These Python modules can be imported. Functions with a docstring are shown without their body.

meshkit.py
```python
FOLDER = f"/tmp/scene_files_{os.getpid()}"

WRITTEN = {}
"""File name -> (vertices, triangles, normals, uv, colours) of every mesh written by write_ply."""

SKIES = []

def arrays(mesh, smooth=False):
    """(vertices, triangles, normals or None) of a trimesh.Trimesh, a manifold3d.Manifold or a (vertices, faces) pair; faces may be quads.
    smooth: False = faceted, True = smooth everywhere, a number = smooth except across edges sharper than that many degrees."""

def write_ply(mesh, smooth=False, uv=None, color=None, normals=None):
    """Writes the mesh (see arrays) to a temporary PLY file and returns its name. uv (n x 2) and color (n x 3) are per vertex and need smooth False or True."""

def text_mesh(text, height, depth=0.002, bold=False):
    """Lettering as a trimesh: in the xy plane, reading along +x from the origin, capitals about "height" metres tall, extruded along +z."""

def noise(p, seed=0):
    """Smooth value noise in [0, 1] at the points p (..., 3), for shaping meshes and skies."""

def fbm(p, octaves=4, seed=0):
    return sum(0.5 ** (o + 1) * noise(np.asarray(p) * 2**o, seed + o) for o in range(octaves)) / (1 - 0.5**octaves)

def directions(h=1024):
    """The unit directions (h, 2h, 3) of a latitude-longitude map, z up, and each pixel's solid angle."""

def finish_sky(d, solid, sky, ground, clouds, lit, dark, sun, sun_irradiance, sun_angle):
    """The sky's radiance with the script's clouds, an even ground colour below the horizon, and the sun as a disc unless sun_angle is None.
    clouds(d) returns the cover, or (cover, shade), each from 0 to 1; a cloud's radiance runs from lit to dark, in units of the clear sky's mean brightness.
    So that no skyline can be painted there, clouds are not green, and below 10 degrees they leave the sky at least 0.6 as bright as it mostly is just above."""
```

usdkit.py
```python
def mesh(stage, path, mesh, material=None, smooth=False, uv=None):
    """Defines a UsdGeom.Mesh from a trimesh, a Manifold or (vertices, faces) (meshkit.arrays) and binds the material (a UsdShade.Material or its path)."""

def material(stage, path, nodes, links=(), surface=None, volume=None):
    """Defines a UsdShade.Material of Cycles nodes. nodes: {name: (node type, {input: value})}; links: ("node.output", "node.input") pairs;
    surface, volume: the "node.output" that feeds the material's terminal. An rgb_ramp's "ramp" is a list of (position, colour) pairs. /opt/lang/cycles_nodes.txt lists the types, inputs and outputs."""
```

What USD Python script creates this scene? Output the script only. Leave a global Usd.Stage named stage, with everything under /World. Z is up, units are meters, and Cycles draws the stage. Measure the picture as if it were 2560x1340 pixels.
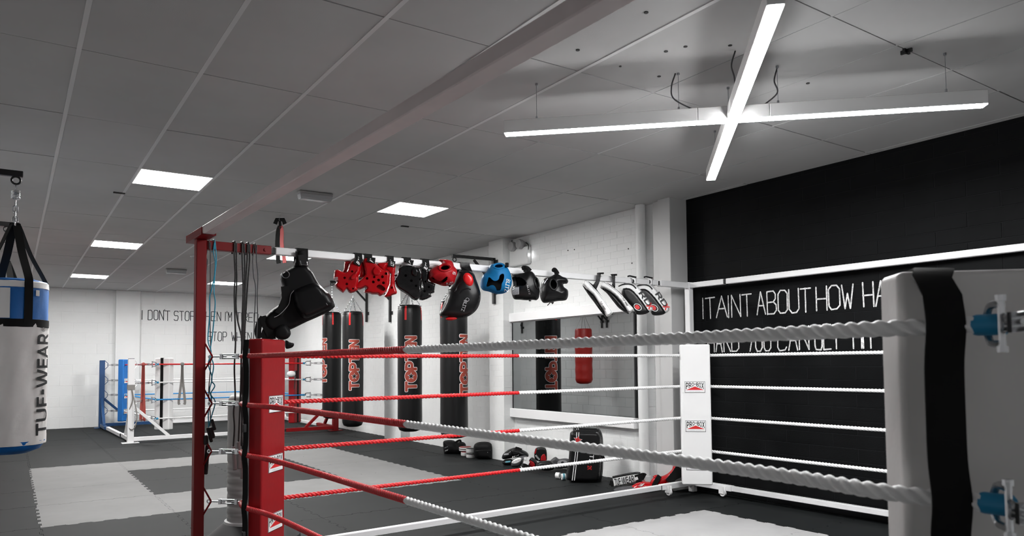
import math, random
import numpy as np, trimesh, shapely, manifold3d as m3
from shapely.geometry import Polygon, box as sbox, Point, LineString
from shapely import affinity
from shapely.ops import unary_union
from scipy.spatial import Delaunay
from pxr import Usd, UsdGeom, UsdLux, UsdShade, Gf, Sdf
import usdkit, meshkit

random.seed(7); rng = np.random.default_rng(7)
stage = Usd.Stage.CreateInMemory()
UsdGeom.SetStageUpAxis(stage, UsdGeom.Tokens.z); UsdGeom.SetStageMetersPerUnit(stage, 1.0)
UsdGeom.Xform.Define(stage, '/World')

# ---------------------------------------------------------------- camera, light levels, exposure
CAM = np.array([-0.975, -4.906, 1.302]); YAW, PITCH, ROLL = np.radians([55.595, 2.668, -0.504])
FPX, CX, CY, W, HH = 1827.31, 1280.0, 822.41, 2560, 1340
def cam_axes():
    f = np.array([np.cos(YAW)*np.cos(PITCH), np.sin(YAW)*np.cos(PITCH), np.sin(PITCH)])
    r = np.cross(f, [0, 0, 1]); r /= np.linalg.norm(r); u = np.cross(r, f)
    return r*np.cos(ROLL)+u*np.sin(ROLL), -r*np.sin(ROLL)+u*np.cos(ROLL), f
CR, CU, CF = cam_axes()
cam = UsdGeom.Camera.Define(stage, '/World/camera')
mx = Gf.Matrix4d(*CR, 0, *CU, 0, *(-CF), 0, *CAM, 1)
cam.AddTransformOp().Set(mx)
cam.CreateHorizontalApertureAttr(36.0); cam.CreateVerticalApertureAttr(36.0*HH/W)
cam.CreateFocalLengthAttr(36.0*FPX/W)
cam.CreateVerticalApertureOffsetAttr(36.0*(CY-HH/2)/W)
cam.CreateFStopAttr(6.3); cam.CreateFocusDistanceAttr(6.5)
cam.CreateClippingRangeAttr((0.05, 200))
cam.CreateExposureAttr(0.12)
PANEL_POWER, CROSS_POWER, SPOT_POWER = 92.0, 150.0, 40.0
# a faint neutral ambience, as spill from the rest of the building
dome = UsdLux.DomeLight.Define(stage, '/World/ambient_light'); dome.CreateIntensityAttr(0.02); dome.CreateColorAttr((1, 1, 1))

def ray(u, v): return CR*((u-CX)/FPX) + CU*(-(v-CY)/FPX) + CF
class Plane:
    """A vertical (or any) plane through o with unit normal n: turns what was measured in the photo into sizes on that plane."""
    def __init__(s, o, n, up=(0, 0, 1)):
        s.o = np.array(o, float); s.n = np.array(n, float)/np.linalg.norm(n)
        ex = np.cross(up, s.n); s.ex = ex/np.linalg.norm(ex); s.ez = np.cross(s.n, s.ex)
    def px(s, u, v):
        d = ray(u, v); t = ((s.o-CAM)@s.n)/(d@s.n); p = CAM+t*d-s.o
        return np.array([p@s.ex, p@s.ez])
    def pts(s, L): return np.array([s.px(*q) for q in L])
    def to(s, V):          # local (right, out towards viewer, up) -> world
        V = np.asarray(V, float)
        return s.o + V[:, :1]*s.ex + V[:, 1:2]*s.n + V[:, 2:3]*s.ez
def hit(u, v, ax, val):
    d = ray(u, v); t = (val-CAM[ax])/d[ax]; return CAM+t*d
RA = math.radians(1.904); RC, RS = math.cos(RA), math.sin(RA)
def ring(x, y, z=0.0): return np.array([RC*x-RS*y, RS*x+RC*y, z])
def ringv(V):
    V = np.asarray(V, float); return np.c_[RC*V[:, 0]-RS*V[:, 1], RS*V[:, 0]+RC*V[:, 1], V[:, 2]]
LX, LY, DI = 4.663, 4.575, 0.229
ROPE_Z = [1.358, 1.066, 0.769, 0.460]
XW, XP, XB, YB, HC, XL, YF = 4.64, 4.47, 4.81, 13.33, 2.985, -1.92, -6.6

# ---------------------------------------------------------------- prim helpers
used = set()
def numbered(parent, name):
    k, n = 0, name
    while f'{parent}/{n}' in used:
        k += 1; n = f'{name}_{k:03d}'
    used.add(f'{parent}/{n}'); return f'{parent}/{n}'
def ppath(p): return '/World' if p is None else str(p.GetPath())
def data(prim, **kw):
    for k, v in kw.items():
        if v: prim.SetCustomDataByKey(k, v)
def obj(name, mesh, mat, parent=None, smooth=35, **kw):
    if isinstance(mesh, list): mesh = join(mesh)
    pr = usdkit.mesh(stage, numbered(ppath(parent), name), mesh, MAT[mat], smooth=smooth).GetPrim()
    data(pr, **kw); return pr
def thing(name, label, category, loc=(0, 0, 0), rotz=0.0, group=None, kind=None, scale=None):
    x = UsdGeom.Xform.Define(stage, numbered('/World', name))
    x.AddTranslateOp().Set(Gf.Vec3d(*map(float, loc)))
    if rotz: x.AddRotateZOp().Set(math.degrees(rotz))
    if scale is not None: x.AddScaleOp().Set(Gf.Vec3f(*scale))
    data(x.GetPrim(), label=label, category=category, group=group, kind=kind); return x.GetPrim()
def struct(name, label=None, category=None):
    x = UsdGeom.Xform.Define(stage, numbered('/World', name)).GetPrim(); data(x, kind='structure', label=label, category=category); return x
def dup(src, label, loc, rotz=0.0, group=None, scale=None):
    base = src.GetName(); d = src.GetCustomData()
    r = thing(base, label, d['category'], loc, rotz, group or d.get('group'), None, scale)
    r.GetReferences().AddInternalReference(src.GetPath()); r.SetInstanceable(True); return r

# ---------------------------------------------------------------- materials
MAT = {}
def lin(h):
    h = h.lstrip('#'); c = np.array([int(h[i:i+2], 16) for i in (0, 2, 4)])/255
    return tuple(np.where(c <= .04045, c/12.92, ((c+.055)/1.055)**2.4))
def mat(name, col, rough=0.5, metal=0.0, spec=0.5, var=None, bump=None, coat=0.0, sheen=0.0):
    """col linear; var = (scale, amount) tone variation in object space; bump = (scale, strength, distance)."""
    n = {'p': ('principled_bsdf', {'base_color': tuple(col), 'roughness': rough, 'metallic': metal, 'specular_ior_level': spec, 'coat_weight': coat, 'sheen_weight': sheen})}
    l = []
    if var or bump: n['g'] = ('geometry', {})
    if var:
        n['v'] = ('noise_texture', {'scale': var[0], 'detail': 4.0, 'roughness': 0.6})
        n['r'] = ('rgb_ramp', {'ramp': [(0.3, tuple(np.array(col)*(1-var[1]))), (0.7, tuple(np.minimum(np.array(col)*(1+var[1]), 1)))]})
        l += [('g.position', 'v.vector'), ('v.fac', 'r.fac'), ('r.color', 'p.base_color')]
    if bump:
        n['b'] = ('noise_texture', {'scale': bump[0], 'detail': 3.0})
        n['bb'] = ('bump', {'strength': bump[1], 'distance': bump[2]})
        l += [('g.position', 'b.vector'), ('b.fac', 'bb.height'), ('bb.normal', 'p.normal')]
    MAT[name] = usdkit.material(stage, '/World/Looks/'+name, n, l, surface='p.BSDF')
def emit(name, col, strength):
    MAT[name] = usdkit.material(stage, '/World/Looks/'+name, {'e': ('emission', {'color': col, 'strength': strength})}, [], surface='e.emission')
UsdGeom.Scope.Define(stage, '/World/Looks')
mat('white_wall', (.70, .71, .71), .55, var=(1.3, .04), bump=(60, .25, .002))
mat('grey_wall', (.66, .66, .66), .6, var=(1.3, .05))
mat('white_column', (.50, .50, .50), .45, var=(1.5, .04))
mat('black_wall', (.0038, .0042, .0047), .65, spec=.10, var=(3, .25), bump=(90, .4, .002))
mat('black_joint', (.0065, .007, .008), .65, spec=.12)
mat('ceiling_tile', (.46, .46, .46), .9, spec=.1, var=(1.1, .05), bump=(160, .25, .0015))
mat('ceiling_bar', (.60, .60, .60), .5)
mat('ceiling_void', (.04, .04, .04), .9)
mat('mat_dark', (.0075, .009, .0095), .68, spec=.18, var=(2.2, .16), bump=(240, .35, .001))
mat('mat_light', (.16, .16, .16), .66, spec=.2, var=(2.0, .07), bump=(240, .35, .001))
mat('mat_pale', (.33, .33, .33), .66, spec=.2, var=(2.0, .06), bump=(240, .35, .001))
mat('floor_base', (.02, .02, .02), .8)
mat('red_paint', (.20, .0012, .003), .42, spec=.3)
mat('red_dark_paint', (.20, .01, .01), .45)
mat('white_paint', (.78, .78, .79), .38)
mat('pink_paint', (.66, .58, .58), .42, var=(2.5, .08))
mat('blue_paint', (.008, .05, .15), .4)
mat('black_steel', (.008, .008, .009), .45)
mat('black_rubber', (.010, .010, .011), .6)
mat('chrome', (.62, .63, .65), .22, metal=1.0)
mat('steel_grey', (.35, .36, .38), .35, metal=1.0)
mat('red_vinyl', (.27, .003, .006), .46, spec=.3, var=(3, .06), bump=(35, .12, .004))
mat('white_vinyl', (.80, .80, .80), .42, bump=(30, .1, .004))
mat('grey_vinyl', (.72, .70, .69), .5, bump=(14, .3, .01))
mat('blue_vinyl', (.010, .13, .42), .42, bump=(25, .15, .005))
mat('black_web', (.006, .006, .006), .75, spec=.2, bump=(500, .4, .001))
mat('rope_red', (.62, .006, .010), .42)
mat('rope_red_sleeve', (.50, .010, .016), .42, bump=(420, .6, .002))
mat('rope_white', (.80, .80, .80), .55)
mat('rope_blue', (.01, .22, .55), .5)
mat('blue_tape', (.01, .22, .42), .5)
mat('black_leather', (.0035, .0035, .004), .38, spec=.32, bump=(30, .2, .006))
mat('black_gloss', (.004, .004, .0045), .17, bump=(42, .32, .006), coat=.2)
mat('black_vinyl', (.004, .004, .0045), .42, spec=.22, bump=(24, .2, .008))
mat('black_matte', (.004, .004, .0045), .6, spec=.2)
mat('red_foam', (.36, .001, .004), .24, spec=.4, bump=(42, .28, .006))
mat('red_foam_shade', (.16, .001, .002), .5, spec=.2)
mat('red_leather', (.32, .002, .006), .5, spec=.3)
mat('blue_leather', (.002, .125, .31), .6, spec=.25)
mat('oval_red', (.55, .01, .012), .3)
mat('white_print', (.78, .78, .78), .6)
mat('grey_print', (.35, .35, .36), .6)
mat('black_print', (.008, .009, .011), .6)
mat('chalk', (.62, .62, .62), .9, var=(60, .45))
mat('wall_ink', (.012, .016, .02), .7)
mat('red_print', (.60, .012, .015), .5)
mat('rust_print', (.32, .045, .025), .6)
mat('cord_black', (.012, .010, .010), .5)
mat('cord_grey', (.06, .06, .065), .5)
mat('cord_blue', (.01, .30, .45), .4)
mat('plastic_grey', (.30, .30, .30), .45)
mat('plastic_white', (.72, .72, .72), .4)
mat('plastic_clear', (.30, .31, .32), .2, spec=.8)
mat('mitt_grey', (.05, .05, .055), .5)
mat('bag_white', (.74, .72, .71), .55, var=(5, .05), bump=(12, .25, .012))
mat('bag_blue', (.006, .14, .48), .5, bump=(14, .3, .01))
mat('bag_grey', (.30, .295, .29), .5)
mat('bag_red', (.42, .015, .01), .42, bump=(14, .3, .01))
mat('band_red', (.35, .06, .05), .6)
mat('band_grey', (.22, .21, .20), .7)
mat('band_red_bright', (.35, .02, .02), .5)
mat('rust_face', (.34, .03, .025), .5)
mat('sky_print', (.12, .34, .42), .5)
mat('mirror_glass', (.36, .375, .38), .012, metal=1.0)
emit('panel_glow', (1.0, .99, .97), PANEL_POWER)
emit('cross_glow', (1.0, 1.0, 1.0), CROSS_POWER)
emit('spot_glow', (1.0, 1.0, 1.0), SPOT_POWER)

# ---------------------------------------------------------------- mesh helpers
def join(L): return trimesh.util.concatenate([trimesh.Trimesh(np.asarray(m.vertices), np.asarray(m.faces), process=False) for m in L])
def tm(v, f): return trimesh.Trimesh(np.asarray(v, float), np.asarray(f, int), process=False)
def xf(m, M=None, to=None):
    v = np.asarray(m.vertices, float)
    if M is not None: v = v@np.asarray(M, float)[:3, :3].T + np.asarray(M, float)[:3, 3]
    if to is not None: v = to(v)
    return tm(v, m.faces)
def move(m, t): return tm(np.asarray(m.vertices)+np.asarray(t, float), m.faces)
def rotz(m, a):
    c, s = math.cos(a), math.sin(a); return tm(np.asarray(m.vertices)@np.array([[c, s, 0], [-s, c, 0], [0, 0, 1]]), m.faces)
BF = np.array([[0,2,1],[0,3,2],[4,5,6],[4,6,7],[0,1,5],[0,5,4],[1,2,6],[1,6,5],[2,3,7],[2,7,6],[3,0,4],[3,4,7]])
def bx(x0, x1, y0, y1, z0, z1):
    return tm([[x0,y0,z0],[x1,y0,z0],[x1,y1,z0],[x0,y1,z0],[x0,y0,z1],[x1,y0,z1],[x1,y1,z1],[x0,y1,z1]], BF)
def cbx(x0, x1, y0, y1, z0, z1, r=.004):
    """box with chamfered edges"""
    P = []
    for x, sx in ((x0, 1), (x1, -1)):
        for y, sy in ((y0, 1), (y1, -1)):
            for z, sz in ((z0, 1), (z1, -1)):
                P += [(x+sx*r, y+sy*r, z), (x+sx*r, y, z+sz*r), (x, y+sy*r, z+sz*r)]
    return trimesh.convex.convex_hull(np.array(P))
def hull(P): return trimesh.convex.convex_hull(np.array(P))
def rbox(sx, sy, sz, r, seg=12):
    sp = m3.Manifold.sphere(r, seg)
    return mani(m3.Manifold.batch_hull([sp.translate((a*(sx/2-r), b*(sy/2-r), c*(sz/2-r))) for a in (-1, 1) for b in (-1, 1) for c in (-1, 1)]))
def mani(m):
    q = m.to_mesh(); return tm(q.vert_properties[:, :3], q.tri_verts)
def tomani(m):
    return m3.Manifold(m3.Mesh(np.asarray(m.vertices, np.float32), np.asarray(m.faces, np.uint32)))
def frame(d):
    d = np.asarray(d, float)/np.linalg.norm(d); a = np.cross(d, [0, 0, 1.0] if abs(d[2]) < .95 else [1.0, 0, 0]); a /= np.linalg.norm(a)
    return a, np.cross(d, a), d
def beam(p0, p1, w, h, ch=.004):
    """rectangular bar from p0 to p1: w across (horizontal), h tall, chamfered"""
    p0, p1 = np.array(p0, float), np.array(p1, float); a, b, d = frame(p1-p0); L = np.linalg.norm(p1-p0)
    m = cbx(-w/2, w/2, -h/2, h/2, 0, L, ch); v = np.asarray(m.vertices)
    return tm(p0+v[:, :1]*a+v[:, 1:2]*b+v[:, 2:3]*d, m.faces)
def tube(P, r, n=8, cap=True):
    P = np.asarray(P, float); N = len(P); t = np.gradient(P, axis=0); t /= np.linalg.norm(t, axis=1, keepdims=True)+1e-12
    a = np.zeros_like(P); a0 = frame(t[0])[0]
    for i in range(N):
        a0 = a0-(a0@t[i])*t[i]; a0 /= np.linalg.norm(a0)+1e-12; a[i] = a0
    b = np.cross(t, a); th = np.arange(n)*2*np.pi/n; r = np.broadcast_to(r, (N,))
    v = P[:, None]+r[:, None, None]*(np.cos(th)[None, :, None]*a[:, None]+np.sin(th)[None, :, None]*b[:, None])
    i, j = np.meshgrid(np.arange(N-1), np.arange(n), indexing='ij'); k = (j+1) % n
    q = np.stack([i*n+j, i*n+k, (i+1)*n+k, (i+1)*n+j], -1).reshape(-1, 4)
    f = np.vstack([q[:, [0, 1, 2]], q[:, [0, 2, 3]]]); v = v.reshape(-1, 3)
    if cap:
        v = np.vstack([v, P[0], P[-1]]); c0, c1 = len(v)-2, len(v)-1; J = np.arange(n); K = (J+1) % n
        f = np.vstack([f, np.stack([np.full(n, c0), K, J], 1), np.stack([np.full(n, c1), (N-1)*n+J, (N-1)*n+K], 1)])
    return tm(v, f)
def band(P, w, th, side):
    """flat strap along P; side = direction of its width"""
    P = np.asarray(P, float); P = P[np.r_[True, np.linalg.norm(np.diff(P, axis=0), axis=1) > 1e-6]]; t = np.gradient(P, axis=0); z0 = np.linalg.norm(t, axis=1) < 1e-9; t[z0] = (P[np.minimum(np.where(z0)[0]+1, len(P)-1)]-P[z0]); t /= np.linalg.norm(t, axis=1, keepdims=True)+1e-12
    side = np.asarray(side, float); s = np.broadcast_to(np.asarray(side, float), P.shape); s = s-(s*t).sum(1, keepdims=True)*t; s /= np.linalg.norm(s, axis=1, keepdims=True); n = np.cross(t, s)
    v = np.stack([P+s*w/2+n*th/2, P-s*w/2+n*th/2, P-s*w/2-n*th/2, P+s*w/2-n*th/2], 1).reshape(-1, 3); f = []
    for i in range(len(P)-1):
        for j in range(4):
            a, b, c, d = i*4+j, i*4+(j+1) % 4, (i+1)*4+(j+1) % 4, (i+1)*4+j; f += [[a, b, c], [a, c, d]]
    e = (len(P)-1)*4; f += [[0, 2, 1], [0, 3, 2], [e, e+1, e+2], [e, e+2, e+3]]
    return tm(v, f)
def smoothline(P, n=6):
    P = np.asarray(P, float)
    if len(P) < 3: return np.linspace(P[0], P[-1], n+1)
    Q = np.vstack([2*P[0]-P[1], P, 2*P[-1]-P[-2]]); out = []
    for i in range(1, len(Q)-2):
        p0, p1, p2, p3 = Q[i-1:i+3]
        for t in np.arange(n)/n: out.append(.5*((2*p1)+(-p0+p2)*t+(2*p0-5*p1+4*p2-p3)*t*t+(-p0+3*p1-3*p2+p3)*t**3))
    return np.array(out+[P[-1]])
def closedspline(P, n=4):
    P = np.asarray(P, float); Q = np.vstack([P[-1:], P, P[:2]]); out = []
    for i in range(1, len(Q)-2):
        p0, p1, p2, p3 = Q[i-1:i+3]
        for t in np.arange(n)/n: out.append(.5*((2*p1)+(-p0+p2)*t+(2*p0-5*p1+4*p2-p3)*t*t+(-p0+3*p1-3*p2+p3)*t**3))
    return np.array(out)
def lathe(prof, n=32, wob=None):
    """prof [(r, z)...] bottom to top, closed at ends where r = 0"""
    pr = np.asarray(prof, float); th = np.arange(n)*2*np.pi/n; v = []
    for r, z in pr:
        rr = r*np.ones(n) if wob is None else r+wob(th, z)*(r > 1e-6)
        v.append(np.c_[rr*np.cos(th), rr*np.sin(th), np.full(n, z)])
    v = np.vstack(v); f = []
    for i in range(len(pr)-1):
        for j in range(n):
            k = (j+1) % n; a, b, c, d = i*n+j, i*n+k, (i+1)*n+k, (i+1)*n+j
            if pr[i][0] > 1e-6: f.append([a, b, c])
            if pr[i+1][0] > 1e-6: f.append([a, c, d])
    return tm(v, f)
def torus(R, r, n=20, m=8, arc=2*np.pi, axis='z'):
    th = np.linspace(0, arc, n+1); P = np.c_[R*np.cos(th), R*np.sin(th), 0*th]
    if arc >= 2*np.pi-1e-6:
        mm = trimesh.creation.torus(R, r, major_sections=n, minor_sections=m); P = None
        mm = tm(mm.vertices, mm.faces)
    else: mm = tube(P, r, m)
    v = np.asarray(mm.vertices)
    if axis == 'x': v = v[:, [2, 0, 1]]
    if axis == 'y': v = v[:, [1, 2, 0]]
    return tm(v, mm.faces)
def cyl(p0, p1, r, n=16, r2=None):
    return tube(np.array([p0, p1], float), np.array([r, r if r2 is None else r2]), n)
def puff(poly, tf, tb, R, step, prof=0.5):
    """a cushion: the outline poly (shapely, metres) swollen tf to the front and tb to the back, rounded over R at its rim; local (x, depth, z)"""
    if poly.geom_type != 'Polygon': poly = max(poly.geoms, key=lambda g: g.area)
    B = []
    for ring_ in [poly.exterior, *poly.interiors]:
        n = max(6, int(ring_.length/step)); B += [ring_.interpolate(i/n, normalized=True).coords[0] for i in range(n)]
    B = np.array(B); x0, y0, x1, y1 = poly.bounds
    gx, gy = np.meshgrid(np.arange(x0, x1, step), np.arange(y0, y1, step*.87)); gx[1::2] += step/2
    G = np.c_[gx.ravel(), gy.ravel()]; inn = poly.buffer(-step*.5)
    G = G[shapely.contains_xy(inn, G[:, 0], G[:, 1])] if not inn.is_empty else G[:0]
    P = np.vstack([B, G]); T = Delaunay(P).simplices; cc = P[T].mean(1); T = T[shapely.contains_xy(poly, cc[:, 0], cc[:, 1])]
    a, b, c = P[T[:, 0]], P[T[:, 1]], P[T[:, 2]]; ar = (b-a)[:, 0]*(c-a)[:, 1]-(b-a)[:, 1]*(c-a)[:, 0]
    T[ar < 0] = T[ar < 0][:, ::-1]; T = T[np.abs(ar) > 1e-10]
    E = np.vstack([T[:, [0, 1]], T[:, [1, 2]], T[:, [2, 0]]]); Es = np.sort(E, 1); key = Es[:, 0]*len(P)+Es[:, 1]
    u, cnt = np.unique(key, return_counts=True); bd = np.isin(key, u[cnt == 1]); rim = np.unique(E[bd])
    d = shapely.distance(poly.boundary, shapely.points(P)); h = np.sqrt(np.maximum(0, 1-(1-np.minimum(d/R, 1))**2))**(prof*2); h[rim] = 0
    N = len(P); back = np.arange(N)+N; back[rim] = rim
    v = np.vstack([np.c_[P[:, 0], tf*h, P[:, 1]], np.c_[P[:, 0], -tb*h, P[:, 1]]])
    f = np.vstack([T, back[T][:, ::-1]])
    m = tm(v, f); m.remove_unreferenced_vertices(); 
    return tm(m.vertices, m.faces)
def flat(poly, sub=None):
    """triangles of a shapely shape, (x, y)"""
    V, F, n = [], [], 0
    for g in getattr(poly, 'geoms', [poly]):
        if g.geom_type != 'Polygon' or g.area < 1e-9: continue
        v, f = trimesh.creation.triangulate_polygon(g, engine='earcut'); V.append(v); F.append(f+n); n += len(v)
    v = np.vstack(V); f = np.vstack(F)
    if sub:
        v3, f = trimesh.remesh.subdivide_to_size(np.c_[v, np.zeros(len(v))], f, sub, max_iter=12); v = v3[:, :2]
    return v, f
def slab(poly, th):
    """solid of a shapely shape in local (right, out, up): from depth 0 to th"""
    L = []
    for g in getattr(poly, 'geoms', [poly]):
        if g.geom_type != 'Polygon' or g.area < 1e-9: continue
        m = trimesh.creation.extrude_polygon(g, th, engine='earcut'); v = np.asarray(m.vertices)
        L.append(tm(np.c_[v[:, 0], v[:, 2], v[:, 1]], np.asarray(m.faces)))
    return join(L)
def fix(m):
    m = trimesh.Trimesh(np.asarray(m.vertices), np.asarray(m.faces), process=False); trimesh.repair.fix_normals(m); return tm(m.vertices, m.faces)
_tc = {}
def text_poly(s, h, bold=True):
    """lettering as a shapely shape, capitals h tall, from the origin"""
    if (s, bold) not in _tc:
        m = meshkit.text_mesh(s, 1.0, .02, bold); v, f = np.asarray(m.vertices), np.asarray(m.faces); top = v[f][:, :, 2].min(1) > .015
        _tc[(s, bold)] = unary_union([Polygon(t[:, :2]).buffer(1e-4) for t in v[f[top]]])
    p = affinity.scale(_tc[(s, bold)], h, h, origin=(0, 0)); x0, y0 = p.bounds[:2]; return affinity.translate(p, -x0, -y0)
def fit(p, x0, x1, y0, y1):
    a, b, c, d = p.bounds; p = affinity.translate(p, -a, -b); p = affinity.scale(p, (x1-x0)/(c-a), (y1-y0)/(d-b), origin=(0, 0)); return affinity.translate(p, x0, y0)
def star(cx, cy, r, a0=90, k=.42):
    return Polygon([(cx+(r if i % 2 == 0 else r*k)*math.cos(math.radians(a0+36*i)), cy+(r if i % 2 == 0 else r*k)*math.sin(math.radians(a0+36*i))) for i in range(10)])
def ellipse(cx, cy, a, b, rot=0): return affinity.translate(affinity.rotate(affinity.scale(Point(0, 0).buffer(1, 24), a, b), rot, origin=(0, 0)), cx, cy)
def chain(p0, p1, L=.04, r=.0035, w=.011, seg=5):
    """interlinked oval links"""
    p0, p1 = np.array(p0, float), np.array(p1, float); a, b, d = frame(p1-p0); D = np.linalg.norm(p1-p0); n = max(1, int(round(D/(L-2.6*r)))); out = []
    pitch = D/n; hl = pitch/2+r*.9; th = np.linspace(0, 2*np.pi, 13)[:-1]
    for i in range(n):
        c = p0+d*(pitch*(i+.5)); s = a if i % 2 else b
        x = np.sign(np.cos(th))*(hl-w)+w*np.cos(th); y = w*np.sin(th)
        P = c+x[:, None]*d+y[:, None]*s; P = np.vstack([P, P[:1], P[1:2]]); out.append(tube(P, r, seg, False))
    return join(out)
def rope_path(P, R=.014, pitch=.085, n=15, per=16):
    """three-strand laid rope along the points P"""
    P = np.asarray(P, float); s = np.r_[0, np.cumsum(np.linalg.norm(np.diff(P, axis=0), axis=1))]; N = int(s[-1]/pitch*per); S = np.linspace(0, s[-1], N+1)
    Q = np.stack([np.interp(S, s, P[:, k]) for k in range(3)], 1); t = np.gradient(Q, axis=0); t /= np.linalg.norm(t, axis=1, keepdims=True)
    a = np.cross(t, [0, 0, 1.0]); a /= np.linalg.norm(a, axis=1, keepdims=True); b = np.cross(t, a); th = np.arange(n)*2*np.pi/n; ph = 2*np.pi*S/pitch
    rad = R*(.70+.34*np.abs(np.cos(1.5*(th[None]-ph[:, None]))))
    v = Q[:, None]+rad[..., None]*(np.cos(th)[None, :, None]*a[:, None]+np.sin(th)[None, :, None]*b[:, None])
    i, j = np.meshgrid(np.arange(N), np.arange(n), indexing='ij'); k = (j+1) % n
    q = np.stack([i*n+j, i*n+k, (i+1)*n+k, (i+1)*n+j], -1).reshape(-1, 4); f = np.vstack([q[:, [0, 1, 2]], q[:, [0, 2, 3]]])
    v = v.reshape(-1, 3); v = np.vstack([v, Q[0], Q[-1]]); J = np.arange(n); K = (J+1) % n
    f = np.vstack([f, np.stack([np.full(n, len(v)-2), K, J], 1), np.stack([np.full(n, len(v)-1), N*n+J, N*n+K], 1)])
    return tm(v, f)
def rope(p0, p1, R=.014, pitch=.085, n=15, per=16, s0=0.0, sag=0.0):
    """three-strand laid rope"""
    p0, p1 = np.array(p0, float), np.array(p1, float); a, b, d = frame(p1-p0); L = np.linalg.norm(p1-p0); N = max(2, int(L/pitch*per)); s = np.linspace(0, L, N+1)
    th = np.arange(n)*2*np.pi/n; ph = 2*np.pi*(s+s0)/pitch
    rad = R*(.70+.34*np.abs(np.cos(1.5*(th[None]-ph[:, None]))))
    v = (p0+s[:, None]*d)[:, None]+rad[..., None]*(np.cos(th)[None, :, None]*a+np.sin(th)[None, :, None]*b)
    v[:, :, 2] -= sag*4*((s/L)*(1-s/L))[:, None]
    i, j = np.meshgrid(np.arange(N), np.arange(n), indexing='ij'); k = (j+1) % n
    q = np.stack([i*n+j, i*n+k, (i+1)*n+k, (i+1)*n+j], -1).reshape(-1, 4); f = np.vstack([q[:, [0, 1, 2]], q[:, [0, 2, 3]]])
    v = v.reshape(-1, 3); v = np.vstack([v, v[:n].mean(0), v[-n:].mean(0)]); J = np.arange(n); K = (J+1) % n
    f = np.vstack([f, np.stack([np.full(n, len(v)-2), K, J], 1), np.stack([np.full(n, len(v)-1), N*n+J, N*n+K], 1)])
    return tm(v, f)
def perm(m): return tm(np.asarray(m.vertices)[:, [0, 2, 1]], m.faces)
def lcut(m, *cuts):
    """m minus cuts, all local (right, out, up)"""
    try:
        A = tomani(perm(m))
        for c in cuts: A = A-tomani(perm(c))
        if A.is_empty(): return m
        return perm(mani(A))
    except Exception: return m
def wd(m, pl): return tm(pl.to(np.asarray(m.vertices)), m.faces)
def decal(poly, pl, out, sub=None):
    """flat print on a plane, a hair in front of it"""
    v, f = flat(poly, sub); return tm(pl.to(np.c_[v[:, 0], np.full(len(v), out), v[:, 1]]), f)

# ================================================================ THE ROOM
# ---- floor: one-metre interlocking rubber mats
def teeth(L, n=11, amp=.012):
    """edge profile of a jigsaw mat: points (s, offset) from 0 to L"""
    P = [(0, 0)]; k = max(2, int(round(n*L))); p = L/k
    for i in range(k):
        a = amp if i % 2 else -amp; s = i*p
        P += [(s+.10*p, 0), (s+.02*p, a), (s+.98*p, a), (s+.90*p, 0)] if 0 < i < k-1 else []
    P.append((L, 0)); return P
def mat_poly(x0, x1, y0, y1, g=.0012):
    P = [(x0+s, y0+o) for s, o in teeth(x1-x0)] + [(x1+o, y0+s) for s, o in teeth(y1-y0)][1:]
    P += [(x0+s, y1+o) for s, o in teeth(x1-x0)][::-1][1:] + [(x0+o, y0+s) for s, o in teeth(y1-y0)][::-1][1:-1]
    p = Polygon(P).buffer(-g)
    return p if p.geom_type == 'Polygon' else max(p.geoms, key=lambda q: q.area)
floor = struct('floor')
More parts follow.
